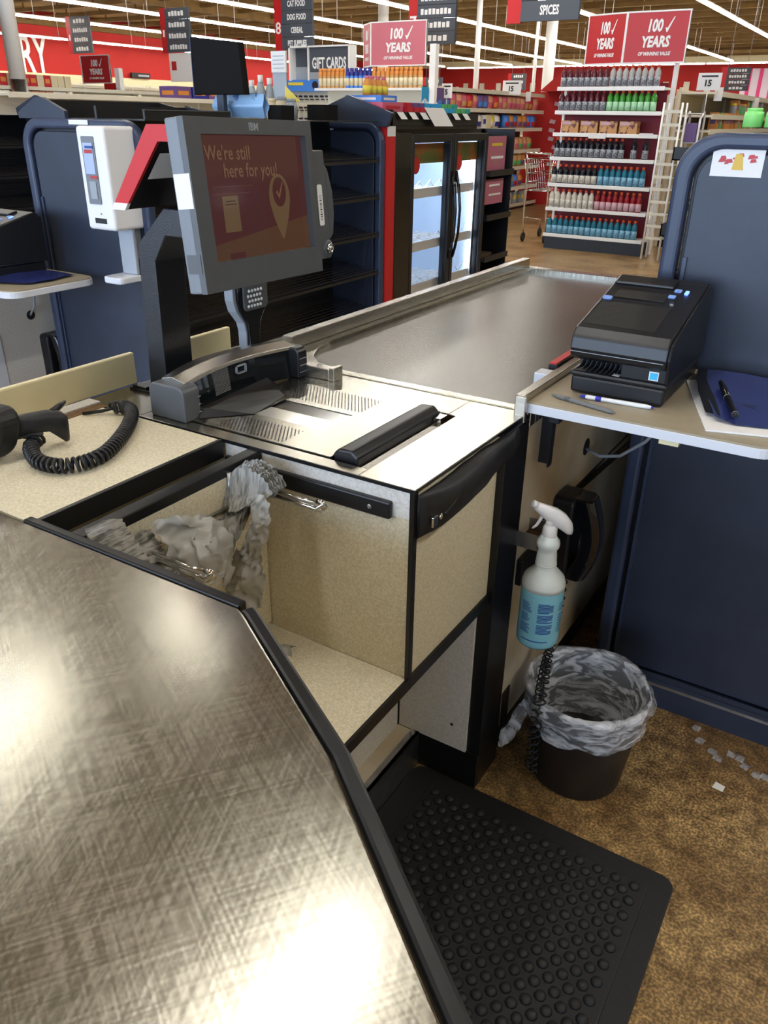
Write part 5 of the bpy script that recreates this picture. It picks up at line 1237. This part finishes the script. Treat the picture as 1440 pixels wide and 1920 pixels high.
# ------------------------------------------------------------------ gondola aisles
PC = ['prod_red', 'prod_pink', 'prod_blue', 'prod_orange', 'prod_green', 'prod_purple', 'prod_yellow', 'prod_white', 'prod_tan', 'prod_cream', 'prod_peach', 'prod_silver', 'prod_navy']
PN = {'prod_red': 'red', 'prod_pink': 'pink', 'prod_blue': 'blue', 'prod_orange': 'orange', 'prod_green': 'green', 'prod_purple': 'purple', 'prod_yellow': 'yellow', 'prod_white': 'white', 'prod_tan': 'tan', 'prod_cream': 'cream', 'prod_peach': 'peach', 'prod_silver': 'silver', 'prod_navy': 'navy'}
pm = {}
def product(kind, c, loc, desc):
    w_, h_ = {'snack_bag': (.17, .20), 'product_box': (.13, .19), 'product_jar': (.09, .15)}[kind]
    key = (kind, c)
    if key not in pm:
        c2 = PC[(PC.index(c)*5+3) % len(PC)]
        b = nb()
        if kind == 'snack_bag':
            A = []
            for z, t in ((0, .01), (.03, .045), (.10, .055), (.17, .045), (.20, .004)):
                A.append([b.verts.new((dx*t, dy*w_/2, z)) for dx, dy in ((-1, -1), (1, -1), (1.3, 0), (1, 1), (-1, 1))])
            for P, Q in zip(A, A[1:]):
                for k in range(5):
                    fc = b.faces.new((P[k], P[(k+1) % 5], Q[(k+1) % 5], Q[k])); fc.smooth = True
                    if Q is A[2] and k in (1, 2): fc.material_index = 1
            b.faces.new(A[0][::-1]); b.faces.new(A[-1])
        elif kind == 'product_box':
            box(b, (-.05, .05), (-w_/2, w_/2), (0, h_), 0); box(b, (.05, .051), (-w_*.35, w_*.35), (h_*.35, h_*.7), 1); box(b, (-.03, .03), (-w_/2-.001, -w_/2), (h_*.35, h_*.7), 1)
        else:
            lathe(b, [(.042, 0), (.045, .01), (.045, .11), (.036, .12)], (0, 0, 0), 10, mi=0); lathe(b, [(.038, .12), (.038, .15)], (0, 0, 0), 10, mi=1)
        bmesh.ops.recalc_face_normals(b, faces=b.faces)
        me = bpy.data.meshes.new(kind); b.to_mesh(me); b.free(); me.materials.append(M[c]); me.materials.append(M[c2]); pm[key] = me
    o = bpy.data.objects.new(kind, pm[key]); COL.objects.link(o); o.location = loc
    word = {'snack_bag': 'bag', 'product_box': 'box', 'product_jar': 'jar'}[kind]
    tag(o, '%s %s %s' % (PN[c], word, desc), word, '%s %s %s' % (PN[c], word, desc)); return o, w_
def gondola(label, x, y0, y1, levels, backm='back_red', shelfm='cream_shelf', depth=.42, top=1.86):
    """one sided run along +Y whose front looks to +X"""
    o = thing('aisle_shelf', label, 'store shelf', (x-.2, (y0+y1)/2, 0))
    b = nb(); box(b, (x-depth-.03, x-depth), (y0, y1), (0, top)); fin('back_board', b, backm, o)
    for z in levels:
        b = nb(); box(b, (x-depth, x-.01), (y0, y1), (z-.03, z-.005)); box(b, (x-.01, x), (y0, y1), (z-.05, z+.006)); fin('shelf', b, shelfm, o)
    b = nb(); box(b, (x-depth, x-.02), (y0, y1), (0, .09)); fin('base', b, 'black_plastic', o)
    k = 0; y = y0+.01
    while y < y1+.01:
        b = nb(); box(b, (x-depth-.0, x-depth+.03), (y-.02, y+.02), (0, top+.02)); fin('upright', b, shelfm, o); y += (y1-y0)/max(1, round((y1-y0)/1.3))
    return o
LG = [.09, .365, .69, .95, 1.285, 1.555, 1.81]
gondola('long cream aisle shelf full of colourful snacks beyond the cooler', -5.9, 10.85, 14.75, LG, 'prod_dark', top=1.83)
def fill(x, y0, y1, z, kinds, cols_, desc, gap=.012, zj=0):
    y = y0+.08; n = 0
    while y < y1-.05:
        kd = random.choice(kinds); c = random.choice(cols_)
        _, w_ = product(kd, c, (x-.075-random.random()*.02, y, z-.004), desc); y += w_+gap+random.random()*zj; n += 1
    return n
fill(-5.9, 10.9, 14.6, LG[5], ['snack_bag'], ['prod_pink', 'prod_peach', 'prod_peach', 'prod_purple', 'prod_red'], 'on the upper shelf of the snack aisle')
fill(-5.9, 11.2, 13.0, LG[4], ['snack_bag', 'product_box'], ['prod_yellow', 'prod_white', 'prod_cream', 'prod_peach'], 'on the second shelf of the snack aisle')
fill(-5.9, 13.2, 14.6, LG[4], ['snack_bag'], ['prod_blue', 'prod_blue', 'prod_orange'], 'at the right end of the second shelf of the snack aisle')
fill(-5.9, 13.3, 14.4, LG[3], ['snack_bag'], ['prod_tan', 'prod_peach', 'prod_tan'], 'on the third shelf of the snack aisle')
fill(-5.9, 13.3, 14.2, LG[2], ['snack_bag'], ['prod_orange', 'prod_tan'], 'on the fourth shelf of the snack aisle')
fill(-5.9, 13.2, 14.2, LG[1], ['snack_bag'], ['prod_tan', 'prod_orange', 'prod_blue'], 'on the fifth shelf of the snack aisle')
fill(-5.9, 13.3, 14.6, LG[0], ['product_box'], ['prod_silver', 'prod_white', 'prod_cream'], 'on the bottom shelf of the snack aisle', zj=.2)
# red end board with clip strips at its far end
re = thing('end_board', 'red end board with hanging clip strips at the end of the snack aisle', 'end display', (-5.6, 14.9, 0))
b = nb(); box(b, (-6.35, -4.6), (14.95, 15.0), (0, 1.86)); fin('board', b, 'red_wall', re)
bx('post', (-5.35, -5.28), (14.88, 14.93), (.9, 1.85), 'cream_shelf', re)
for k in range(26):
    x = -5.75+.45*(k % 3)+random.uniform(-.08, .08); z = .55+.10*(k//3)*1.4
    b = nb(); V = [b.verts.new((x+dx, 14.92-.02*dy, z+dz)) for dx, dz, dy in ((-.06, -.02, 0), (.05, -.04, 1), (.07, .02, 1), (-.04, .04, 0))]; b.faces.new(V); fin('clip_card', b, 'prod_white' if k % 3 else 'lab_pink', re)
b = nb(); prism(b, [(-5.95, 1.86), (-4.75, 1.86), (-5.0, 2.10), (-5.6, 2.14)], 'y', 14.6, 15.0); tag(fin('red_canopy', b, 'red_wall', loc=(-5.3, 14.8, 1.86)), 'red canopy on top of the end board of the snack aisle', 'canopy')
# centre end display with the faded sign
ce = thing('end_display', 'white end display of tall capped cans under a faded red sign', 'store shelf', (-6.7, 10.6, 0))
b = nb()
for z in (1.79, 1.42, 1.05, .7): box(b, (-7.72, -5.90), (10.42, 10.72), (z-.04, z-.01))
fin('shelves', b, 'white_shelf', ce); b = nb(); box(b, (-7.70, -5.93), (10.72, 10.75), (0, 1.8)); fin('back_board', b, 'cream_shelf', ce)
b = nb(); box(b, (-5.93, -5.84), (10.6, 10.7), (0, 2.30)); fin('upright', b, 'white_shelf', ce)
mat('sign_faded', hx('c9707c'), .35)
years_sign(ce, -7.12, -6.84, -5.96, 10.55, 2.06, 2.56, 'sign_faded', 'sign_red', .25)
x = -7.66
for k in range(26):
    blue = 7 <= k < 13
    if k == 7: x = -7.19
    if x > -5.98: break
    jar('spray_can', ('blue topped can in the middle of the end display top shelf' if blue else 'yellow topped can on the end display top shelf'), 'can', (x, 10.50, 1.78), .034, .25, 'prod_blue' if blue else 'prod_tan', 'prod_navy' if blue else 'prod_orange', 'blue topped cans' if blue else 'yellow topped cans', neck=.95, lab='prod_cream', seg=10, capj=2)
    x += .074
# gift card kiosk
gk = thing('gift_card_kiosk', 'white gift card stand with grey header and blue banner behind the rack', 'kiosk', (-9.1, 13.0, 0))
bx('header', (-9.575, -8.735), (12.80, 12.85), (1.996, 2.49), 'sign_grey', gk)
bx('side_header', (-9.98, -9.60), (12.93, 12.97), (1.996, 2.49), 'sign_grey', gk)
b = nb()
for X_, Z_ in (((-9.60, -8.72), (2.49, 2.515)), ((-9.60, -9.575), (1.98, 2.515)), ((-8.735, -8.70), (1.98, 2.515)), ((-10.02, -9.60), (2.49, 2.515)), ((-10.02, -9.98), (1.98, 2.515))): box(b, X_, (12.77, 12.98), Z_)
fin('header_frame', b, 'white_shelf', gk)
b = nb(); text(b, 'GIFT CARDS', .235, (-9.155, 12.795, 2.24), '-y', sx=.56, bold=.007); fin('lettering', b, 'sign_white', gk)
b = nb(); box(b, (-9.575, -8.735), (12.79, 12.797), (2.0, 2.11)); fin('header_fade', b, 'prod_silver', gk)
b = nb(); box(b, (-9.98, -9.62), (12.92, 12.929), (2.0, 2.20), 0); fin('side_print', b, 'prod_silver', gk)
bx('banner', (-10.28, -8.34), (12.80, 12.90), (1.813, 1.996), 'prod_blue', gk)
b = nb(); box(b, (-10.06, -9.73), (12.79, 12.80), (1.91, 1.955)); box(b, (-9.33, -9.0), (12.79, 12.80), (1.90, 1.945)); fin('banner_stripe', b, 'prod_yellow', gk)
b = nb(); lathe(b, [(.065, 0), (.065, -.008)], (-9.465, 12.80, 1.91), 16, axis='y'); fin('round_badge', b, 'prod_dark', gk)
bx('slat_wall', (-10.33, -8.23), (12.90, 12.98), (0, 1.813), 'cream_shelf', gk)
for rr in range(3):
    b = nb()
    for k in range(17): x = -10.24+k*.119; box(b, (x, x+.055), (12.85, 12.90), (1.72-rr*.18, 1.75-rr*.18)); box(b, (x+.02, x+.075), (12.85, 12.90), (1.68-rr*.18, 1.695-rr*.18))
    fin('card_pegs', b, 'prod_dark', gk)['kind'] = 'stuff'
# left red years display
le = thing('end_display', 'distant end display under a small red sign at the left', 'store shelf', (-14.2, 12.1, 0))
years_sign(le, -14.88, -14.62, -13.80, 12.0, 1.95, 2.41, 'sign_red', 'sign_red', .2)
b = nb(); box(b, (-13.80, -13.68), (12.1, 12.2), (0, 2.2)); fin('upright', b, 'white_shelf', le)
b = nb(); box(b, (-14.2, -13.8), (12.15, 12.25), (1.3, 1.95)); fin('red_back', b, 'red_wall', le)
b = nb(); box(b, (-15.3, -13.8), (11.9, 12.3), (1.60, 1.64)); box(b, (-15.3, -13.8), (12.3, 12.34), (0, 1.64)); fin('shelves', b, 'white_shelf', le)
for k in range(9):
    product(('product_box', 'product_jar')[k % 2], PC[(k*3+3) % 13], (-15.2+k*.15, 12.0, 1.64), 'number on the left end display' .replace('number ', ''))
gondola('low cream aisle shelf in the middle distance behind the left rack', -9.4, 6.6, 12.6, [.4, .8, 1.2, 1.62], 'cream_shelf', top=1.64)
fill(-9.4, 6.7, 9.3, 1.20, ['product_box', 'snack_bag'], ['prod_orange', 'prod_peach', 'prod_orange'], 'on the middle distance shelf left of the black display')
for k in range(5):
    pbox('bulk_pack', 'purple bulk pack on top of the middle distance shelf', 'pack', (-9.75, -9.42), (9.35+k*.34, 9.66+k*.34), (1.62, 1.78), 'prod_navy' if k % 2 else 'prod_purple', 'purple bulk packs', front='prod_orange')
gondola('cream shelf of pale goods at the far left edge', -13.2, 7.6, 13.5, [.4, .8, 1.2, 1.55, 1.8], 'cream_shelf', top=1.82)
fill(-13.2, 8.6, 10.6, 1.55, ['product_box'], ['prod_white', 'prod_cream', 'prod_peach'], 'on the upper shelf at the far left edge')
fill(-13.2, 8.6, 10.6, 1.80, ['product_box'], ['prod_white', 'prod_cream', 'prod_red'], 'on top of the shelf at the far left edge')
gondola('deep aisle shelf running back behind the gift card stand', -10.5, 14, 34, [.5, 1.0, 1.45, 1.9], 'cream_shelf', top=2.0)
fill(-10.5, 14.2, 24, 1.45, ['product_box', 'snack_bag'], PC, 'on the deep aisle shelf', zj=.05)
gondola('second deep aisle shelf running back left of the first', -17.5, 13, 40, [.5, 1.0, 1.5, 2.0], 'cream_shelf', top=2.05)
gondola('farthest cream wall shelf run below the red wall', -32.5, 10, 54, [.8, 1.4, 2.0, 2.5], 'cream_shelf', top=2.6)
for k, x in enumerate((-5.2, -.9)):
    gondola(('aisle shelf running back behind the red canopy', 'aisle shelf hidden behind the right rack')[k], x, 22, 40, [.5, 1.0, 1.5, 1.95], 'cream_shelf', top=2.0)
gondola('cream aisle shelf at the right edge beyond the wire stands', -2.2, 10.7, 20, [.3, .7, 1.05, 1.34, 1.5, 1.74], 'prod_cream', top=1.76)
fill(-2.2, 12.2, 14.4, 1.5, ['product_jar', 'product_box'], ['prod_orange', 'prod_green', 'prod_peach', 'prod_silver'], 'on the right edge aisle shelf', zj=.06)
fill(-2.2, 11.2, 14.2, 1.34, ['product_box'], ['prod_green', 'prod_orange', 'prod_dark' if False else 'prod_cream'], 'on the lower right edge aisle shelf', zj=.1)
# price signs
def psign(label, x, y, z, w_, h_, txt, drop=None):
    b = nb(); box(b, (x-w_/2, x+w_/2), (y, y+.006), (z-h_/2, z+h_/2), 0); box(b, (x-w_*.35, x+w_*.35), (y-.001, y), (z+h_*.26, z+h_*.36), 1)
    text(b, txt, h_*.5, (x-w_*.05, y-.002, z-h_*.1), '-y', bold=.004, mi=1, ext=.0005)
    tube(b, [(x, y+.004, z-h_/2), (x, y+.004, drop if drop else z-h_/2-.10)], .005, 5)
    tag(fin('price_sign', b, ['white_paper', 'ink'], loc=(x, y, z)), label, 'price sign')
psign('white price sign reading 15 above the wire stands at right', -2.215, 10.3, 1.82, .25, .17, '15', 1.51)
psign('white price sign reading 15 over the snack aisle', -5.86, 13.2, 1.87, .32, .20, '15', 1.80)
psign('narrow white price sign reading 5 over the snack aisle', -5.86, 11.0, 1.76, .16, .18, '5', 1.55)
for (x, y, z), lab in (((-2.185, 10.75, 1.71), 'small blank white tag hanging right of the price sign reading 15'), ((-2.19, 13.3, 1.66), 'small white tag on the right edge aisle shelf'), ((-5.86, 13.9, 1.76), 'small tilted white tag under the price sign over the snack aisle')):
    b = nb(); box(b, (x-.045, x+.045), (y, y+.004), (z-.07, z+.07)); tag(fin('shelf_tag', b, 'white_paper', loc=(x, y, z)), lab, 'tag')
# shopping cart
sc_ = thing('shopping_cart', 'wire shopping cart parked left of the bottle display', 'shopping cart', (-3.9, 9.9, 0))
b = nb()
for z, i in ((.62, 0), (.72, .02), (.82, .04), (.92, .06), (.98, .07)):
    tube(b, [(-4.12-i, 10.6, z), (-3.88+i, 10.6, z), (-3.88+i, 10.0, z), (-4.12-i, 10.0, z), (-4.12-i, 10.6, z)], .005, 5)
for k in range(9): y = 10.0+k*.075; tube(b, [(-4.19, y, .98), (-4.12, y, .62), (-3.88, y, .62), (-3.81, y, .98)], .003, 4)
fin('basket', b, 'chrome', sc_)
b = nb()
for x in (-4.15, -3.85): tube(b, [(x, 9.95, 1.05), (x, 10.0, .95), (x, 10.02, .3), (x, 10.05, .12)], .012, 6); tube(b, [(x, 10.02, .3), (x, 10.6, .22), (x, 10.62, .12)], .012, 6)
tube(b, [(-4.17, 9.94, 1.05), (-3.83, 9.94, 1.05)], .014, 6); fin('frame', b, 'chrome', sc_)
for x in (-4.15, -3.85):
    for y in (10.05, 10.62): b = nb(); lathe(b, [(.055, -.012), (.06, 0), (.055, .012)], (x, y, .06), 12, axis='x'); fin('wheel', b, 'black_rubber', sc_)

# aisle signs
def aisle_sign(label, x, y, z0, w_, rows_, num, rh=.2, redw=None, extra=None):
    redw = redw or w_*.2; h = rh*len(rows_)
    o = thing('aisle_sign', label, 'aisle sign', (x+w_/2, y, z0))
    b = nb(); box(b, (x, x+redw), (y-.0, y+.06), (z0-.01, z0+h+.01)); fin('number_panel', b, 'red', o)
    if num == '~': b = nb(); box(b, (x+redw*.35, x+redw*.65), (y-.004, y), (z0+h*.36, z0+h*.52)); fin('number', b, 'sign_white', o)
    elif num: b = nb(); text(b, num, redw*1.5, (x+redw/2, y-.002, z0+h*.42), '-y', bold=.004); fin('number', b, 'sign_white', o)
    for k, t in enumerate(rows_):
        z = z0+h-rh*(k+1)
        b = nb(); box(b, (x+redw, x+w_), (y-.012, y+.05), (z+.004, z+rh-.004)); bd = fin('board', b, 'sign_grey', o)
        if t[0] == '~':
            b = nb(); n = len(t)+3; wd = (w_-redw)*(.42+.05*n); xs = x+redw+(w_-redw-wd)/2
            for i in range(n): xx = xs+wd*i/n; box(b, (xx, xx+wd/n*.72), (y-.016, y-.012), (z+rh*.28, z+rh*(.72 if (i*5+k) % 3 else .66)))
            fin('faint_lettering', b, 'sign_white', bd); continue
        b = nb(); text(b, t, rh*.62, (x+redw+(w_-redw)/2, y-.014, z+rh*.5), '-y', sx=min(.62, (w_-redw)*.80/(max(len(t), 3)*rh*.62*.62)), bold=.004); fin('lettering', b, 'sign_white', bd)
    b = nb()
    for xx in (x+redw, x+w_*.85): tube(b, [(xx, y+.03, z0+h), (xx, y+.03, CZ+.01)], .006, 5)
    fin('hanger', b, 'grey_plastic', o)
    if extra: b = nb(); box(b, (x+redw, x+w_), (y, y+.01), (z0-extra, z0-.012)); box(b, (x+redw+.06, x+redw+.2), (y-.002, y), (z0-extra*.6, z0-extra*.3), 1); fin('poster', b, ['white_paper', 'sign_red'], o)
aisle_sign('grey hanging aisle sign 8 with four boards above the gift card stand', -10.49, 13, 2.475, .85, ['CAT FOOD', 'DOG FOOD', 'CEREAL', 'PET SUPPLIES'], '8')
aisle_sign('grey hanging aisle sign 7 partly behind the faded red sign', -7.10, 12, 2.40, .80, ['~~~~~', '~~~~~', '~~~~', '~~'], '7', rh=.17)
aisle_sign('grey hanging aisle sign reading SPICES at the top edge of the photo', -5.03, 11, 2.535, .97, ['~~~~', 'SPICES'], '', rh=.23)
aisle_sign('grey hanging aisle sign with a white poster below it, upper left', -14.38, 14, 2.585, .83, ['~~', '~~~', '~~~~', '~~~~'], '~', extra=.55)
aisle_sign('grey hanging aisle sign farthest to the upper left', -24.85, 20, 3.15, 1.15, ['~', '~~~~', '~~~', '~~'], '~', rh=.26)
aisle_sign('small distant aisle sign near the pink striped wall', -4.9, 24, 2.14, .70, ['~~~', '~~~~', '~~~', '~'], '', rh=.13)
aisle_sign('small distant aisle sign above the snack aisle', -13.5, 30, 2.35, .70, ['~~', '~~~', '~'], '', rh=.18)
aisle_sign('small distant aisle sign right of the faded red sign', -17.1, 30, 2.3, .9, ['~~', '~~'], '', rh=.25)
# dark sign at the very left edge
b = nb(); box(b, (-13.3, -12.6), (8.3, 8.34), (2.08, 2.75), 0); box(b, (-13.3, -12.6), (8.3, 8.34), (1.72, 2.08), 1); tube(b, [(-13.0, 8.32, 2.75), (-13.0, 8.32, 4.9)], .008, 5, 2)
tag(fin('hanging_sign', b, ['sign_grey', 'prod_silver', 'grey_plastic'], loc=(-13, 8.3, 2.1)), 'cropped grey hanging sign at the extreme left edge', 'sign')
# columns
def column(label, x, y, r, split=None):
    o = thing('column', label, 'column', (x, y, 0))
    b = nb(); lathe(b, [(r, split or 0), (r, CZ)], (x, y, 0), 20); fin('shaft', b, 'white_shelf', o)
    if split: b = nb(); lathe(b, [(r*1.06, 0), (r*1.06, split)], (x, y, 0), 20); fin('metal_sleeve', b, 'galvanised', o)
column('thick white column with metal sleeve at the far left', -13.15, 9.46, .13, 1.9)
column('grey column above the faded red sign', -15.1, 24, .16)
column('pale column left of the bottle display sign', -10.46, 26.2, .17)
column('thin pale post over the snack aisle', -10.4, 21.1, .07); column('thin far post over the snack aisle right of the other', -10.0, 24.0, .05)
# pink striped wall far right
b = nb(); x = -10.2
pk = thing('striped_wall', 'far wall section with bright pink and white vertical stripes at right', 'wall panel', (-8, 55.8, 2.6))
b = nb(); box(b, (-10.2, -5), (55.9, 55.95), (2.2, 4.25)); mat('stripe_white', hx('f4e6f6'), .5); mat('stripe_pink', hx('f0468c'), .5); fin('panel', b, 'stripe_white', pk)
b = nb()
for k in range(8): x = -9.9+k*.62; box(b, (x, x+.2), (55.86, 55.9), (2.2, 4.25))
fin('stripes', b, 'stripe_pink', pk)
# exit style round hanging lamp pipe upper left
b = nb(); tube(b, [(-17.0, 14.2, CZ+.02), (-17.0, 14.2, 4.0)], .05, 8); lathe(b, [(.05, 3.98), (.16, 3.93), (.16, 3.88), (.05, 3.84)], (-17.0, 14.2, 0), 12)
tag(fin('ceiling_vent_pipe', b, 'white_shelf', loc=(-17.55, 14.2, 4)), 'white pipe with round end hanging from the ceiling at upper left', 'ceiling pipe')
# white stripes low on the back wall
b = nb()
for k in range(16): x = -31+k*1.25; box(b, (x, x+.35), (55.9, 55.96), (1.8, 3.6))
structure(fin('trim_3', b, 'cream_shelf'))
